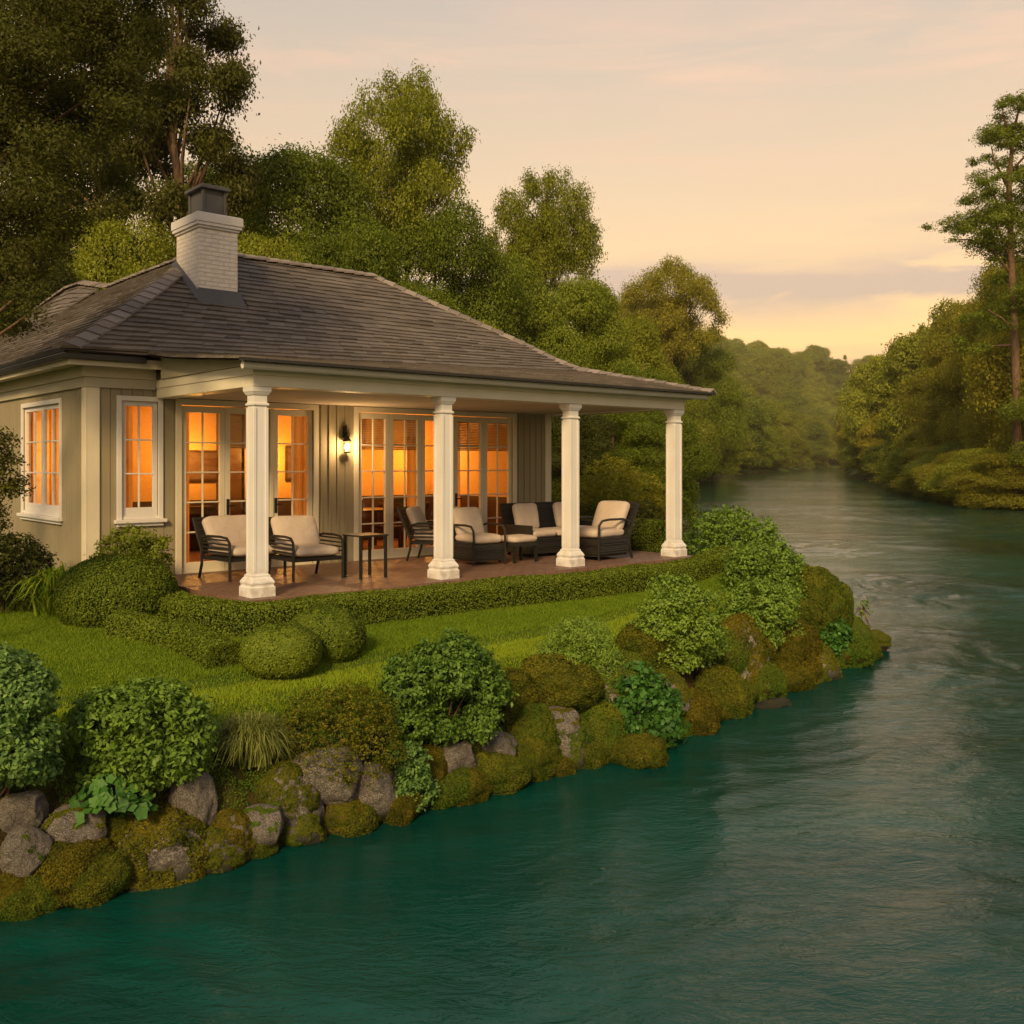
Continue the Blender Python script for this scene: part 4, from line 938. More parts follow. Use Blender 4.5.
# tall pine on the right bank
def right_pine():
    Y = 69.5; x = (1012 - 512) / FPX * Y; z = gz(x, Y); r = np.random.default_rng(77)
    t = thing('tall_pine', 'tall bare-trunked pine standing over the right bank trees', 'pine tree', (x, Y, z))
    k = Y / FPX
    def q(u, v, dy=0): return np.array([(u - 1012) * k, dy, CAMZ + (HZ - v) * k - z])
    tr = MB(); pts = [q(1018, 470), q(1017, 400), q(1014, 320), q(1011, 250), q(1009, 180), q(1014, 130), q(1022, 95)]; pts[0][2] = -1.5
    tr.tube(pts, [.34, .30, .26, .22, .17, .11, .04], 10)
    brs = [((1012, 275), (995, 250), (975, 238), (955, 236)), ((1012, 262), (997, 226), (980, 218), (960, 224)), ((1010, 230), (990, 195), (975, 185)), ((1009, 190), (992, 160), (988, 148)), ((1012, 170), (1030, 150), (1050, 140)),
           ((1014, 330), (1000, 318), (985, 310)), ((1014, 345), (998, 345), (980, 345)), ((1011, 240), (1035, 210), (1060, 200)), ((1012, 140), (1002, 118), (1000, 112)), ((1013, 290), (1040, 275), (1060, 268))]
    ends = []
    for b_ in brs:
        dy = r.uniform(-1.5, 1.5); P = [q(*p_, dy * i / (len(b_) - 1)) for i, p_ in enumerate(b_)]; tr.tube(P, np.linspace(.11, .03, len(P)), 6); ends += [(P[-1], 1.0), ((P[-1] + P[-2]) / 2, .7)]
    tr.build('trunk', M_bark, t, smooth=True)
    LC = []; LR = []
    def lob(u, v, rp, n=5, sp=1.0):
        for _ in range(n): LC.append(q(u + r.normal() * rp * .85 * sp, v + r.normal() * rp * .38, r.normal() * rp * k * .9)); LR.append(rp * k * r.uniform(.35, .75))
    for a in [(955, 232, 14, 9), (972, 224, 15, 9), (985, 240, 13, 6), (966, 244, 10, 4), (1030, 240, 30, 14), (1030, 300, 30, 10), (1020, 200, 26, 12), (1005, 222, 22, 9), (990, 175, 14, 7), (1012, 112, 16, 8), (1000, 200, 20, 6), (1010, 165, 20, 7), (995, 150, 14, 5), (1020, 125, 22, 9), (1008, 140, 16, 6), (1040, 180, 24, 8), (1025, 105, 14, 5), (1050, 140, 22, 8), (1035, 215, 22, 6), (985, 190, 14, 5),
              (985, 312, 12, 5), (975, 345, 12, 4), (1045, 260, 22, 6), (1000, 262, 12, 3)]: lob(*a)
    P, Nn, a = crown_points(r, np.array(LC), np.array(LR), 8200, 11, .16, -.6, .6, (.3, 1.1))
    link('crown', leafmesh('crown', P, Nn, r.uniform(.12, .21, len(P)), .45, a, M_fdeep, r=r), t)
right_pine()

# overhanging dark tree top left, close to the camera side of the house
def corner_tree():
    Y0 = 12.0; x = -8.3; z = gz(x, Y0); r = np.random.default_rng(5)
    t = thing('overhanging_tree', 'big dark leafy tree hanging over the left end of the roof', 'tree', (x, Y0, z)); k = Y0 / FPX
    def q(u, v, dy=0.): s_ = (Y0 + dy) / FPX; return np.array([(u - 512) * s_ - x, dy, CAMZ + (HZ - v) * s_ - z])
    LC = []; LR = []
    for (u, v, rp, n) in [(10, 40, 50, 12), (60, 30, 48, 12), (110, 25, 40, 9), (30, 120, 48, 12), (80, 110, 40, 10), (120, 95, 34, 7), (20, 200, 42, 10), (60, 185, 34, 8), (92, 165, 28, 6), (15, 270, 34, 9), (38, 240, 30, 7), (10, 315, 22, 5), (-40, 100, 60, 10), (-40, 250, 50, 8), (40, -40, 60, 10), (120, -40, 50, 8), (30, 300, 18, 4), (140, 55, 26, 4), (105, 140, 24, 4)]:
        for _ in range(n): LC.append(q(u + r.normal() * rp * .5, v + r.normal() * rp * .45, r.normal() * .7)); LR.append(rp * k * r.uniform(.35, .62))
    LC = np.array(LC); LR = np.array(LR)
    P, Nn, a = crown_points(r, LC, LR, 12500, 13, .09, -.8, .8, (.4, 1.15)); Nn[:, 2] *= .6
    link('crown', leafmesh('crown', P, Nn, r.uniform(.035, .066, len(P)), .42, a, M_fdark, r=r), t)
    m = MB(); limbs(m, (0, 0, -.5), (.4, .3, 9.5), .16, [tuple(LC[i]) for i in r.choice(len(LC), 20, replace=False)], r, .25, 12); m.build('trunk', M_bark, t, smooth=True)
corner_tree()
def side_sapling():
    r = np.random.default_rng(15); X, Y = -5.75, 10.6; z = gz(X, Y)
    t = thing('small_tree', 'small dark leafy tree leaning in beside the side window', 'tree', (X, Y, z))
    LC = np.array([(.15, 0, 2.0), (.32, .1, 1.75), (.28, -.1, 2.2), (.05, .1, 1.6), (-.1, 0, 2.1), (.38, 0, 2.0), (-.3, .1, 1.9), (.1, .1, 1.4), (-.4, 0, 1.5)]) ; LR = np.array([.24, .18, .18, .2, .3, .13, .35, .16, .3])
    P, Nn, a = crown_points(r, LC, LR, 900, 9, .05, -.9, .9, (.3, 1.1)); link('crown', leafmesh('crown', P, Nn, r.uniform(.035, .06, len(P)), .5, a, M_fdark, r=r), t)
    m = MB(); limbs(m, (-.3, 0, -.1), (0, 0, 2.2), .04, [tuple(c) for c in LC], r, .5); m.build('trunk', M_bark, t, smooth=True)
side_sapling()

# ------------------------------------------------------------------ garden shrubs
def shrub(name, label, u, vb, wpx, hpx, leaf, n, mat, cat='shrub', group=None, seed=0, droop=.0, aspect=.55, nl=26, base=None, dy=0, lump=.24, depth=.9):
    r = np.random.default_rng(seed); x, y, z = base if base else hit(u, vb); y += dy
    if dy: x = (u - 512) / FPX * y; z = gz(x, y)
    k = y / FPX; w_ = wpx * k / 2; h = hpx * k; zb = CAMZ - (vb - HZ) * k - z
    t = thing(name, label, cat, (x, y, z), 0, group)
    LC, LR = lobes_ellip(r, nl * 2, (0, 0, zb + h * .42), (w_ * .86, w_ * depth * .86, h * .48), w_ * lump * .9, w_ * lump * 1.45, -.8, .2)
    LC[:, :2] *= (1 + .55 * np.clip(-(LC[:, 2] - zb - h * .42) / (h * .48), 0, 1))[:, None]
    qa = r.uniform(0, 6.28, 16); qr = r.uniform(.25, .72, 16); LC = np.vstack([LC, np.stack([np.cos(qa) * qr * w_, np.sin(qa) * qr * w_ * depth, np.full(16, zb + h * .16)], 1)]); LR = np.r_[LR, np.full(16, w_ * lump)]
    per = 7; P, Nn, a = crown_points(r, LC, LR, int(n * 2.3) // per, per, leaf * .55, -.8, .9, (.6, 1.05)); Nn[:, 2] -= droop
    P = P[:]; q = P[:, 2] > -.2; P, Nn, a = P[q], Nn[q], a[q]
    link('foliage', leafmesh('foliage', P, Nn, r.uniform(.6, 1.15, len(P)) * leaf, aspect, a, mat, r=r), t)
    m = MB()
    for j in r.choice(len(LC), min(12, len(LC)), replace=False):
        T = LC[j] * .8; m.tube([(r.normal() * .03, r.normal() * .03, -.1), (T[0] * .4, T[1] * .4, T[2] * .5), tuple(T)], [.016, .011, .005], 5)
    m.build('stem', M_bark, t, smooth=True); return t
shrub('leafy_shrub', 'pale variegated leafy shrub cut off by the left edge of the photo', -2, 792, 122, 150, .052, 17000, M_shrubpale, seed=1)
shrub('leafy_shrub', 'rounded leafy green shrub behind the big-leaved plant', 140, 786, 134, 118, .062, 15000, M_shrub, seed=2, aspect=.5)
shrub('mossy_shrub', 'low golden mossy mound shrub right of the arching grass', 343, 770, 108, 84, .024, 34000, M_mossf, seed=3, lump=.34)
shrub('leafy_shrub', 'dense rounded leafy shrub on the bank crest below the second column', 446, 742, 124, 112, .055, 17000, M_shrub, seed=4)
shrub('trailing_shrub', 'small bright trailing shrub hanging down the rocks left of centre', 406, 812, 54, 82, .042, 4800, M_shrubpale, seed=5)
shrub('leafy_shrub', 'small rounded narrow-leaved shrub between the two bigger crest shrubs', 579, 678, 82, 62, .060, 10000, M_shrub, seed=6, aspect=.22)
shrub('broad_leaf_shrub', 'glossy broad-leaved shrub on the bank face near the water', 641, 740, 80, 76, .075, 4200, M_broad, seed=7, aspect=.8, droop=.3)
shrub('leafy_shrub', 'tall rounded leafy shrub in front of the hedge end', 680, 674, 98, 104, .055, 17000, M_shrub, seed=8)
shrub('leafy_shrub', 'low wide green shrub right of the tall rounded one', 758, 644, 92, 66, .055, 11000, M_shrub, seed=9)
shrub('leafy_shrub', 'big bushy shrub at the right end of the hedge', 768, 620, 100, 84, .065, 15000, M_shrub, seed=10, dy=1.2)
shrub('leafy_shrub', 'bushy shrub just right of the last column with the river behind', 728, 566, 105, 62, .08, 11000, M_shrub, seed=11, base=(*px(728, 570, Y=20.5)[:2], 1.3))
shrub('broad_leaf_shrub', 'small broad-leaved shrub low on the mossy point', 835, 658, 34, 42, .06, 1300, M_broad, seed=12, aspect=.8)
shrub('twiggy_shrub', 'thin twiggy shrub leaning out over the river at the point', 866, 640, 30, 44, .055, 420, M_shrub, seed=13, base=(*px(862, 640, Y=17.4)[:2], .7), lump=.35)
shrub('yellow_shrub', 'large yellow green shrub seen between the last two columns', 606, 570, 125, 122, .075, 15000, M_fgold, seed=14, base=(*px(606, 570, Y=23)[:2], 1.2))
shrub('yellow_shrub', 'smaller yellow green shrub left of the last column', 650, 565, 60, 80, .06, 6000, M_fgold, seed=15, base=(*px(650, 565, Y=20.3)[:2], 1.2))
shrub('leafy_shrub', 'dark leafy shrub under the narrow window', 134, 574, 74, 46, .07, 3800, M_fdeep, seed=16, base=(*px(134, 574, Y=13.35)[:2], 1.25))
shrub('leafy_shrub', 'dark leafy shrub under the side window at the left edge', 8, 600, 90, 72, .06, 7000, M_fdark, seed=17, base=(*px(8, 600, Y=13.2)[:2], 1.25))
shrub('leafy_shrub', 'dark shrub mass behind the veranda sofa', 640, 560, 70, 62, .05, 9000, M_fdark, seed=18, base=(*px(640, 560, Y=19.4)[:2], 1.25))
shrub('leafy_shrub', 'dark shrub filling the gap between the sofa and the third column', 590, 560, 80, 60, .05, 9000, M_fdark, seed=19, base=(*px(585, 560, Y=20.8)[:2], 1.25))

def clipped(name, label, x, y, z, rx, ry, h, leaf, n, seed, mat=M_clip, group=None):
    """clipped dome"""
    r = np.random.default_rng(seed); t = thing(name, label, 'clipped shrub', (x, y, z), TH * 0, group); d = rdir(n, -.75, r)
    e = .62
    sh_ = np.sign(d) * np.abs(d) ** .85; sh_ = sh_ / np.linalg.norm(sh_, axis=1, keepdims=True) ** .6
    bmp = 1 + .03 * fbm(d, 2.2, seed, 3); R_ = np.array([rx, ry, h * e])
    P = sh_ * R_ * (bmp * r.uniform(.96, 1.02, n))[:, None] + np.array([0, 0, h * (1 - e)]); q = P[:, 2] > -.03
    a = np.clip(.42 + .2 * vnoise(P, 14, 3) + .2 * r.normal(size=n), 0, 1)
    P, d, a = P[q], d[q], a[q]; link('foliage', leafmesh('foliage', P, unit(d / R_ + r.normal(size=d.shape) * .75), r.uniform(.7, 1.3, len(P)) * leaf, .6, a, mat, r=r), t)
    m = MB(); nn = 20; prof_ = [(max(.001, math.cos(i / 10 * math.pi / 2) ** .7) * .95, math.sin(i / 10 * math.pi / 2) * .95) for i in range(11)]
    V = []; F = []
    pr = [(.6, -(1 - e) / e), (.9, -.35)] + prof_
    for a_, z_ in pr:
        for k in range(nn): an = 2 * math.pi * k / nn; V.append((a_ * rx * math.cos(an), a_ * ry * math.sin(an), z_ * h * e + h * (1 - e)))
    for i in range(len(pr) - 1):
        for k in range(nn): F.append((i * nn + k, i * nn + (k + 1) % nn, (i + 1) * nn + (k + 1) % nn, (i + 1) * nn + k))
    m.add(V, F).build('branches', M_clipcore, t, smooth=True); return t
def clip_px(label, u, vb, wpx, hpx, seed, n, Yoff=.0, leaf=.028):
    x, y, z = hit(u, vb); y2 = y + wpx / 2 * y / FPX * .75; x2 = (u - 512) / FPX * y2; z2 = gz(x2, y2); k = y2 / FPX
    ztop = CAMZ - (vb - hpx - HZ) * k; clipped('clipped_ball', label, x2, y2, z2 - .02, wpx * k / 2, wpx * k / 2 * .9, ztop - z2, leaf, n, seed, group='clipped ball shrubs on the lawn')
clipped('clipped_ball', 'big wide clipped dome shrub in front of the house corner', -4.98, 12.45, 1.18, .72, .66, .86, .028, 34000, 61, group='clipped ball shrubs on the lawn')
clip_px('smaller clipped ball shrub nearest the bank, in front of another ball', 281, 684, 80, 62, 62, 20000)
clip_px('clipped ball shrub just behind the nearest ball, below the first column', 326, 664, 78, 60, 63, 18000)

def hedge(label, path, wd, h, leaf, n, seed, mat=M_clip, rnd=.35, name='clipped_hedge'):
    r = np.random.default_rng(seed); path = np.array(path, float)
    for _ in range(3): path = np.vstack([path[:1], np.stack([path[:-1] * .75 + path[1:] * .25, path[:-1] * .25 + path[1:] * .75], 1).reshape(-1, 2), path[-1:]])
    seg_ = np.diff(path, axis=0); ln = np.hypot(seg_[:, 0], seg_[:, 1]); cum = np.r_[0, np.cumsum(ln)]
    c0 = path.mean(0); t = thing(name, label, 'hedge', (c0[0], c0[1], gz(*c0)))
    z0 = gz(*c0)
    def at(s_):
        i = np.clip(np.searchsorted(cum, s_, 'right') - 1, 0, len(ln) - 1); q = (s_ - cum[i]) / ln[i]; p = path[i] + seg_[i] * q[:, None]
        Ts = seg_ / ln[:, None]; TV = unit(np.vstack([Ts[:1], Ts[:-1] + Ts[1:], Ts[-1:]])); T = unit(TV[i] * (1 - q[:, None]) + TV[i + 1] * q[:, None]); return p, np.stack([-T[:, 1], T[:, 0]], 1)
    per = 2 * h + wd; s_ = r.uniform(0, cum[-1], n); c = r.uniform(0, per, n)
    ends = n // 14; s_[:ends] = 0; s_[ends:2 * ends] = cum[-1]
    off = np.where(c < h, -wd / 2, np.where(c < h + wd, -wd / 2 + (c - h), wd / 2)); zz_ = np.where(c < h, c, np.where(c < h + wd, h, per - c))
    off[:2 * ends] = r.uniform(-wd / 2, wd / 2, 2 * ends); zz_[:2 * ends] = r.uniform(0, h, 2 * ends)
    # round the shoulders
    ex = np.clip((np.abs(off) - (wd / 2 - rnd * h)) / (rnd * h), 0, 1); ez = np.clip((zz_ - (h - rnd * h)) / (rnd * h), 0, 1)
    L2 = np.sqrt(ex ** 2 + ez ** 2); k = np.where(L2 > 1, 1 / np.maximum(L2, 1e-6), 1)
    off2 = np.sign(off) * np.where(ex > 0, wd / 2 - rnd * h + ex * k * rnd * h, np.abs(off)); z2 = np.where(ez > 0, h - rnd * h + ez * k * rnd * h, zz_)
    p, nn = at(s_); Nn = np.stack([nn[:, 0] * np.sign(off) * (ex > .02), nn[:, 1] * np.sign(off) * (ex > .02), ez + .1], 1)
    P = np.stack([p[:, 0] + nn[:, 0] * off2, p[:, 1] + nn[:, 1] * off2, z2 + height(p[:, 0], p[:, 1])], 1)
    wob = fbm(P, 2.0, seed, 3); P = P + unit(Nn) * (.035 * wob + r.uniform(-.02, .012, n))[:, None]; P = P - np.array([c0[0], c0[1], z0])
    a = np.clip(.42 + .2 * vnoise(P, 12, 3) + .22 * r.normal(size=n), 0, 1)
    link('foliage', leafmesh('foliage', P, unit(unit(Nn) + r.normal(size=(n, 3)) * .6), r.uniform(.7, 1.3, n) * leaf, .6, a, mat, r=r), t)
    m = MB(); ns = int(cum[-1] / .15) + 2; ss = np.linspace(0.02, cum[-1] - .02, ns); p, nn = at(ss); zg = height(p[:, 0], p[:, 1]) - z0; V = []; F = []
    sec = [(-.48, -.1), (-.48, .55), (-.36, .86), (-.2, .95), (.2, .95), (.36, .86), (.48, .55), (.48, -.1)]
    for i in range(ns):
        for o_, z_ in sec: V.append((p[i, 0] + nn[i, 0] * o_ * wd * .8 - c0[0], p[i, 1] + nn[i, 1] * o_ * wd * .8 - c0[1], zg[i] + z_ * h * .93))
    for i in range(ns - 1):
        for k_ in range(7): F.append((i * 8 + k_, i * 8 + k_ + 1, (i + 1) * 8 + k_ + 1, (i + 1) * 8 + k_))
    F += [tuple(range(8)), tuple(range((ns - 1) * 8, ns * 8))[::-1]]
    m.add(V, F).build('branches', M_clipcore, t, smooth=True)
def hp(a, b_): return HW(a, b_)[:2]
HH = []
hedge('long low clipped box hedge running along the front edge of the veranda', [hp(-.72, 2.6), hp(-.72, .3), hp(-.62, -.3), hp(-.35, -.62), hp(.3, -.68), hp(8.7, -.68)], .52, .36, .026, 90000, 71)
def gp(u, v, z): p_ = px(u, v=v, z=z); return (p_[0], p_[1])
cv = [gp(120, 621, 1.35), gp(150, 624, 1.35), gp(180, 630, 1.35), gp(205, 637, 1.35), gp(226, 645, 1.35)]
hedge('low curved clipped hedge sweeping round the oval lawn to the ball shrubs', cv, .42, .24, .026, 26000, 72, rnd=.5)
hedge('low clipped hedge at the left edge in front of the dark shrubs', [gp(-60, 604, 1.3), gp(20, 603, 1.3), gp(72, 602, 1.3)], .45, .26, .028, 16000, 73, rnd=.5)
hedge('dark clipped hedge beyond the end of the veranda, behind the last column', [hp(8.75, .9), hp(8.75, 3.4)], .5, .95, .032, 16000, 74, mat=M_fdeep)

def tuft(name, label, x, y, z, R, H, n, wdt, mat, seed, droop=1.0):
    r = np.random.default_rng(seed); t = thing(name, label, 'ornamental grass', (x, y, z)); S = 7
    az = r.uniform(0, 2 * np.pi, n); rr = R * r.uniform(.25, 1, n); hh = H * r.uniform(.6, 1.1, n); b0 = r.normal(size=(n, 2)) * R * .13
    V = []; 
    for i in range(S):
        s_ = i / (S - 1); rad = rr * s_ ** 1.15; zz_ = hh * (1.9 * s_ - (.9 + .75 * droop * (rr / R)) * s_ ** 2.2) 
        c_ = np.stack([b0[:, 0] + np.cos(az) * rad, b0[:, 1] + np.sin(az) * rad, zz_], 1); wv = wdt * (1 - s_ ** 2 * .93); sd = np.stack([-np.sin(az), np.cos(az), 0 * az], 1) * (wv / 2)
        V.append(np.stack([c_ - sd, c_ + sd], 1))
    V = np.stack(V, 1).reshape(n, S * 2, 3); F = []
    base_ = (np.arange(n) * S * 2)[:, None]
    for i in range(S - 1): F.append(np.concatenate([base_ + 2 * i, base_ + 2 * i + 1, base_ + 2 * i + 3, base_ + 2 * i + 2], 1))
    F = np.concatenate(F, 0); a = np.tile(r.random(n), S - 1); link('blades', fastmesh('blades', V.reshape(-1, 3), F, mat, {'v': a}), t); return t
x, y, z = hit(250, 765); tuft('grass_tuft', 'fountain of arching pale grass between the leafy shrub and golden mound', x, y + .05, z, .52, .50, 1500, .011, M_strap, 81)
x, y = px(55, 590, Y=13.0)[:2]; tuft('strap_leaf_plant', 'strappy arching plant under the side window', x, y, 1.2, .62, .75, 420, .032, M_blade, 82, .9)
def bigleaf(label, x, y, z, n, R, seed, lf=.14):
    r = np.random.default_rng(seed); t = thing('big_leaf_plant', label, 'plant', (x, y, z)); V = []; F = []; att = []; m = MB()
    for i in range(n):
        az = r.uniform(0, 6.28); rad = R * math.sqrt(r.uniform(.02, 1)); c_ = Vector((rad * math.cos(az), rad * math.sin(az), .10 + .22 * (1 - (rad / R) ** 2) + r.uniform(-.03, .05)))
        nrm = Vector((math.cos(az) * .8 + r.normal() * .45, math.sin(az) * .6 - .5 + r.normal() * .4, .8)).normalized(); u_ = nrm.orthogonal().normalized(); w_ = nrm.cross(u_)
        rr = lf * r.uniform(.6, 1.15); k = len(V); V.append(c_ + nrm * .0); nl = 20; ph = r.uniform(0, 6.28)
        for j in range(nl):
            an = 2 * math.pi * j / nl + ph; q = rr * (.85 + .13 * math.cos(5 * (an - ph)) + .04 * (-1) ** j); V.append(c_ + (u_ * math.cos(an) + w_ * math.sin(an)) * q * .5 + nrm * (rr * .10 * (1 if j % 4 < 2 else .5)))
        for j in range(nl): F.append((k, k + 1 + j, k + 1 + (j + 1) % nl)); 
        att += [min(1, max(0, r.normal(.5, .22)))] * nl
        m.tube([(0, 0, -.02), (c_.x * .5, c_.y * .5, c_.z * .75), c_], [.006, .005, .004], 5)
    link('foliage', fastmesh('foliage', np.array([tuple(v_) for v_ in V]), F, M_broad, {'v': att}, smooth=True), t); m.build('stem', M_broad, t, smooth=True)
x, y, z = hit(118, 822); bigleaf('clump of big rounded green leaves growing out of the rock wall', x, y - .12, z + .05, 110, .32, 91, .115)
x, y, z = hit(845, 622); 

# ------------------------------------------------------------------ rocks and moss
def icos(n=3):
    import bmesh
    bm = bmesh.new(); bmesh.ops.create_icosphere(bm, subdivisions=n, radius=1); V = np.array([v_.co[:] for v_ in bm.verts]); F = np.array([[v_.index for v_ in f.verts] for f in bm.faces]); bm.free(); return V, F
IV, IF = icos(5)
def rockshape(seed, lump=.28, cuts=7):
    V = IV.copy(); n = fbm(V + seed * 3.1, 1.1, seed, 4); 
    r = np.random.default_rng(seed)
    for _ in range(cuts):                                 # planar cuts give facets
        d = rdir(1, -1, r)[0]; t_ = r.uniform(.62, .92); q = V @ d; V = V - np.clip(q - t_, 0, None)[:, None] * d * .75
    V = V * (1 + lump * n)[:, None] + unit(V) * (.035 * fbm(V, 6, seed + 3, 3))[:, None]; return V
def tufts_on(V, F, n, size, r, cover, mat, seed):
    tri = V[F]; A = np.linalg.norm(np.cross(tri[:, 1] - tri[:, 0], tri[:, 2] - tri[:, 0]), axis=1); idx = r.choice(len(F), n * 2, p=A / A.sum())
    w_ = r.dirichlet((1, 1, 1), n * 2); P = (tri[idx] * w_[:, :, None]).sum(1); Nn = unit(np.cross(tri[idx, 1] - tri[idx, 0], tri[idx, 2] - tri[idx, 0]))
    m_ = fbm(P * 1.0, 2.6, seed + 11, 3) + Nn[:, 2] * .45 > cover; P, Nn = P[m_][:n], Nn[m_][:n]
    lift = .5 * size * (1 + vnoise(P, 9, seed)); P = P + Nn * lift[:, None]
    a = np.clip(.35 + .45 * fbm(P, 2.2, seed + 5, 3) + .35 * Nn[:, 2] * r.random(len(P)) + .12 * r.normal(size=len(P)), 0, 1)
    return leafmesh('moss', P, unit(Nn + r.normal(size=P.shape) * .75), size * r.uniform(.6, 1.3, len(P)), .5, a, mat, r=r)
RP = []
for k in range(7):
    r_ = np.random.default_rng(200 + k); V = rockshape(k + 1, .28 if k in (0, 1, 4) else .42, 7 if k in (0, 1, 4) else 2); me = fastmesh('rock', V, IF, M_rock if k in (0, 1, 4, 6) else M_mossrock, smooth=True)
    RP.append((me, tufts_on(V, IF, 24000, .058, r_, [.75, .6, -.35, -1.2, .5, -.75, -.05][k], M_mossf, k)))
MOSSY = [2, 3, 5, 6]; BARE = [0, 1, 4]
def boulder(label, x, y, z, sx_, sy_, sz_, k, rz, group, cat='rock', name='boulder'):
    t = thing(name, label, cat, (x, y, z), rz, group); t.scale = (sx_, sy_, sz_); link('rock', RP[k][0], t); link('moss', RP[k][1], t); return t
# (u, v, half width px, half height px, bare?, label)
RK = [(22, 812, 24, 20, 1, 'small grey rock at the left edge, upper of the pile'), (22, 855, 26, 24, 1, 'grey rock at the left edge under the small upper one'), (74, 830, 30, 27, 1, 'speckled grey rock left of the big-leaved plant'),
      (194, 802, 22, 29, 1, 'upright oval speckled rock below the leafy shrub'), (60, 880, 38, 28, 0, 'moss covered boulder at the waterline near the left edge'), (8, 905, 20, 24, 0, 'mossy boulder in the bottom left corner of the bank'),
      (150, 862, 54, 36, 0, 'broad mossy boulder with a bare grey face at the water, below the big leaves'), (225, 846, 28, 24, 0, 'round mossy boulder right of the broad one'), (262, 828, 26, 24, 1, 'half bare rock under the arching grass'),
      (328, 776, 36, 28, 1, 'large pinkish grey rock below the golden mound'), (372, 792, 28, 24, 1, 'pale lichen rock left of the trailing shrub'), (340, 822, 24, 17, 0, 'small mossy stone at the waterline below the pale rock'), (308, 812, 16, 14, 1, 'small pale stone between mossy ones at the waterline'),
      (446, 790, 26, 18, 0, 'mossy stone right of the trailing shrub at the water'), (492, 778, 30, 20, 0, 'mossy stone next along the waterline'), (455, 758, 24, 15, 1, 'half buried brown rock above the mossy stones'), (497, 748, 20, 14, 1, 'small half buried rock above the waterline stones'),
      (556, 724, 24, 18, 1, 'square grey rock standing out of the moss in mid bank'), (530, 762, 24, 20, 0, 'mossy hump below the square grey rock'), (566, 748, 26, 26, 0, 'tall mossy hump right under the square grey rock'), (598, 738, 26, 28, 0, 'mossy hump left of the broad-leaved shrub'),
      (500, 705, 34, 28, 0, 'big golden mossy hump right of the dense crest shrub'), (560, 692, 40, 26, 0, 'broad mossy hump beneath the narrow-leaved shrub'), (620, 690, 36, 28, 0, 'golden mossy hump above the broad-leaved shrub'), (660, 655, 36, 24, 0, 'golden mossy hump left of the tall rounded shrub'),
      (690, 722, 26, 24, 0, 'mossy hump right of the broad-leaved shrub at the water'), (722, 705, 28, 28, 0, 'mossy hump beneath the tall rounded shrub'), (745, 665, 30, 38, 0, 'tall golden mossy hump right of the tall rounded shrub'), (760, 690, 22, 22, 0, 'small mossy hump beside the little splash'),
      (790, 682, 20, 17, 0, 'small round mossy hump at the waterline, third from the point'), (788, 655, 28, 26, 0, 'brownish mossy hump below the low wide shrub'), (815, 668, 22, 20, 0, 'mossy hump second from the point'), (842, 655, 26, 20, 0, 'mossy hump next to the point'),
      (824, 610, 25, 32, 0, 'large smooth mossy mound forming the point of the bank'), (812, 606, 26, 30, 0, 'mossy mound behind the point, under the big bushy shrub'), (854, 640, 16, 18, 0, 'low mossy hump where the point tapers down to the water'), (869, 651, 11, 10, 0, 'last small mossy stone at the very tip of the point'), (720, 660, 26, 30, 0, 'mossy hump half hidden by the tall rounded shrub'),
      (640, 758, 26, 14, 0, 'low mossy hump under the broad-leaved shrub'), (282, 800, 26, 26, 0, 'mossy hump under the arching grass tuft'), (108, 842, 22, 20, 0, 'mossy stone under the big leaves'), (425, 770, 20, 18, 0, 'mossy stone beside the trailing shrub'),
      (180, 826, 18, 16, 0, 'small mossy stone under the upright oval rock'), (665, 700, 24, 22, 0, 'mossy hump above the waterline between two shrubs'), (525, 735, 26, 24, 0, 'mossy hump left of the square grey rock')]
for i, (u, v, hw, hh, bare, lb) in enumerate(RK):
    r_ = random.Random(i); x, y, z = hit(u, v + hh * .35, 5.5, 19); k = y / FPX; kk_ = (BARE if bare else MOSSY)[i % (3 if bare else 4)]
    if i == 6: kk_ = 6
    zc = CAMZ - (v - HZ) * k; boulder(lb, x, y + hw * k * (.05 if bare else .5), zc - (0 if bare else hh * k * .15), hw * k * (1.12 if bare else 1.3), hw * k * (.95 if bare else 1.15), hh * k * (1.1 if bare else 1.25), kk_, r_.uniform(-.5, .5) if bare else r_.uniform(0, 6.28), 'rocks of the river bank', name='boulder' if bare else 'mossy_boulder')
# a run of small stones filling the waterline
cumL = 0; idx = 0
seg_ = np.diff(LB[2:20], axis=0); ln = np.hypot(*seg_.T); cum = np.r_[0, np.cumsum(ln)]; s_ = .1
rr_ = np.random.default_rng(9)
while s_ < cum[-1]:
    i = int(np.searchsorted(cum, s_, 'right') - 1); p = LB[2 + i] + seg_[i] * (s_ - cum[i]) / ln[i]; nrm = np.array([-seg_[i][1], seg_[i][0]]) / ln[i]
    q = p + nrm * rr_.uniform(-.05, .22); R_ = rr_.uniform(.12, .26)
    boulder('small mossy stone in the row along the waterline', q[0], q[1], rr_.uniform(-.02, .12), R_ * 1.2, R_, R_ * .85, int(rr_.choice(MOSSY)), rr_.uniform(0, 6.28), 'small mossy stones along the waterline', name='mossy_stone')
    s_ += rr_.uniform(.32, .55)
x, y, _ = px(775, v=703, z=0.0)[0], px(775, v=703, z=0.0)[1], 0
boulder('flat wet brown rock just breaking the surface with a little white water', x, y, -.03, .34, .2, .09, 0, .4, 'rocks of the river bank')

def area_pts(n, x0, x1, y0, y1, r): return r.uniform(x0, x1, n), r.uniform(y0, y1, n)
def exclude(x, y):
    a, b_ = toH(x, y); inn = (a > -.5) & (a < 9) & (b_ > -.5) | (a > LX - .1) & (b_ > 2.9); return ~inn
def visible(x, y, z): u = 512 + FPX * x / y; v = HZ - FPX * (z - CAMZ) / y; return (u > -420) & (u < 1064) & (v < 1060)
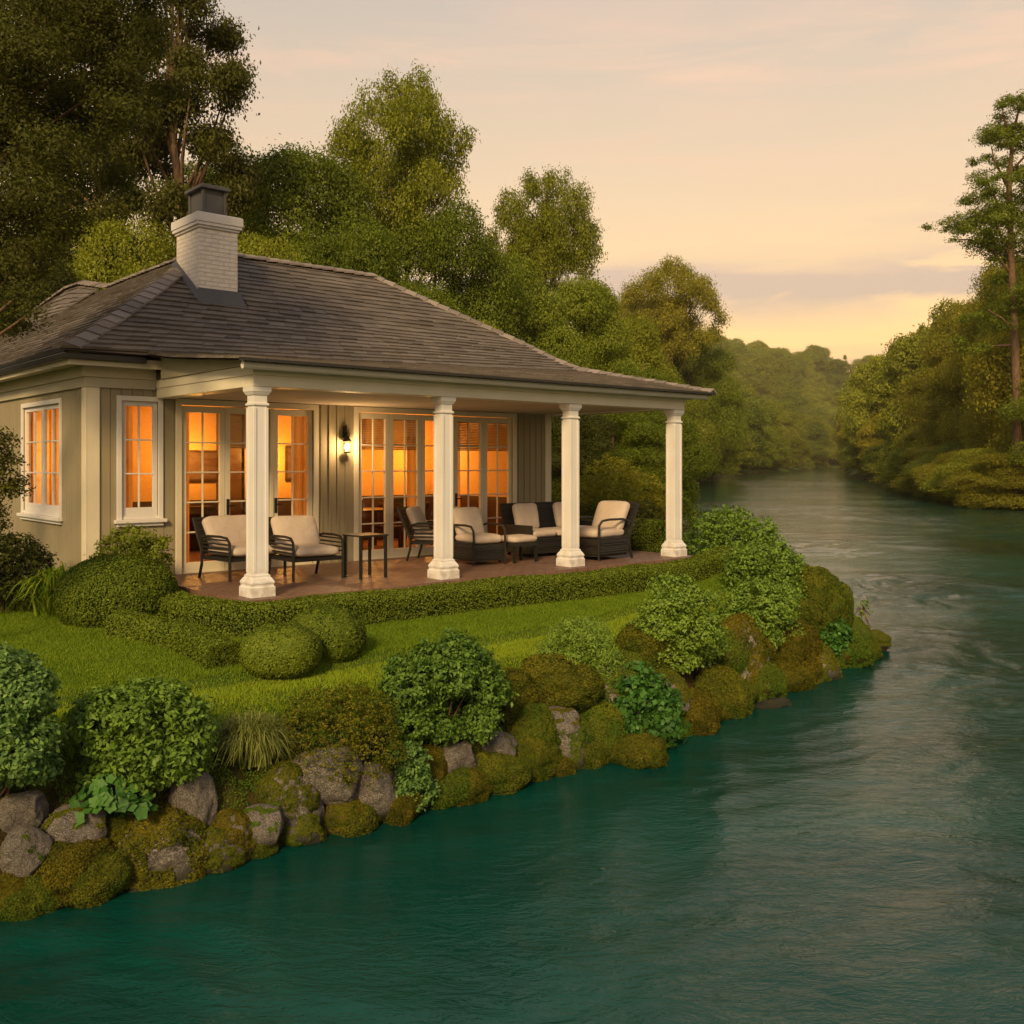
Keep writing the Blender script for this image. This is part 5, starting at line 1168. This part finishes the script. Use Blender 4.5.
# moss over the whole bank face
r_ = np.random.default_rng(33); x, y = area_pts(1800000, -9.5, 7.2, 3.6, 20, r_); d = sdist(x, y); q = (d > .02) & (d < 1.9); x, y, d = x[q], y[q], d[q]; z = height(x, y, d)
q = visible(x, y, z) & (r_.random(len(x)) < np.interp(d, [0, .7, 1.15], [1, 1, .0])) & (z > .03); P0 = np.stack([x, y, z], 1)[q]; d = d[q]; q = fbm(P0, 1.5, 2, 3) > -.16; P0 = P0[q][:270000]; d = d[q][:270000]
a = np.clip(.38 + .5 * fbm(P0, 1.4, 21, 3) + .14 * r_.normal(size=len(P0)), 0, 1)
e = .02; gn = unit(np.stack([-(height(P0[:, 0] + e, P0[:, 1]) - P0[:, 2]) / e, -(height(P0[:, 0], P0[:, 1] + e) - P0[:, 2]) / e, np.ones(len(P0))], 1))
tag(link('moss', leafmesh('moss', P0 + gn * .012, unit(gn + r_.normal(size=P0.shape) * .7), r_.uniform(.014, .030, len(P0)), .5, a, M_mossf, r=r_)), 'golden and green moss covering the face of the bank', 'moss', kind='stuff')
# lawn
r_ = np.random.default_rng(34); x, y = area_pts(1800000, -13, 5.5, 5.8, 19, r_); d = sdist(x, y); q = (d > .6) & exclude(x, y); x, y, d = x[q], y[q], d[q]; z = height(x, y, d)
q = visible(x, y, z) & (r_.random(len(x)) < np.interp(d, [.6, 1.0], [.2, 1])); x, y, z, d = x[q], y[q], z[q], d[q]; n = len(x); print('blades', n)
az = r_.uniform(0, 6.28, n); hgt = r_.uniform(.018, .04, n); wd_ = .0045 + .002 * r_.random(n); lean = r_.normal(size=(n, 2)) * .012
c_ = np.stack([x, y, z - .004], 1); sd_ = np.stack([np.cos(az), np.sin(az), 0 * az], 1) * wd_[:, None]; tip = c_ + np.stack([lean[:, 0], lean[:, 1], hgt], 1)
V = np.stack([c_ - sd_, c_ + sd_, tip], 1).reshape(-1, 3); Pn = np.stack([x, y, 0 * x], 1)
a = np.clip(.32 + .12 * fbm(Pn, .8, 8, 3) + .08 * vnoise(Pn, 6, 4) + .12 * r_.normal(size=n) + .10 * np.clip((2.3 - d) / .9, 0, 1) + .42 * smst((1.74 - d) / .10), 0, 1)
tag(link('lawn_grass', fastmesh('lawn_grass', V, np.arange(3 * n).reshape(n, 3), M_blade, {'v': a})), 'short mown green lawn in front of the hedge', 'grass', kind='stuff')
# bark mulch patches
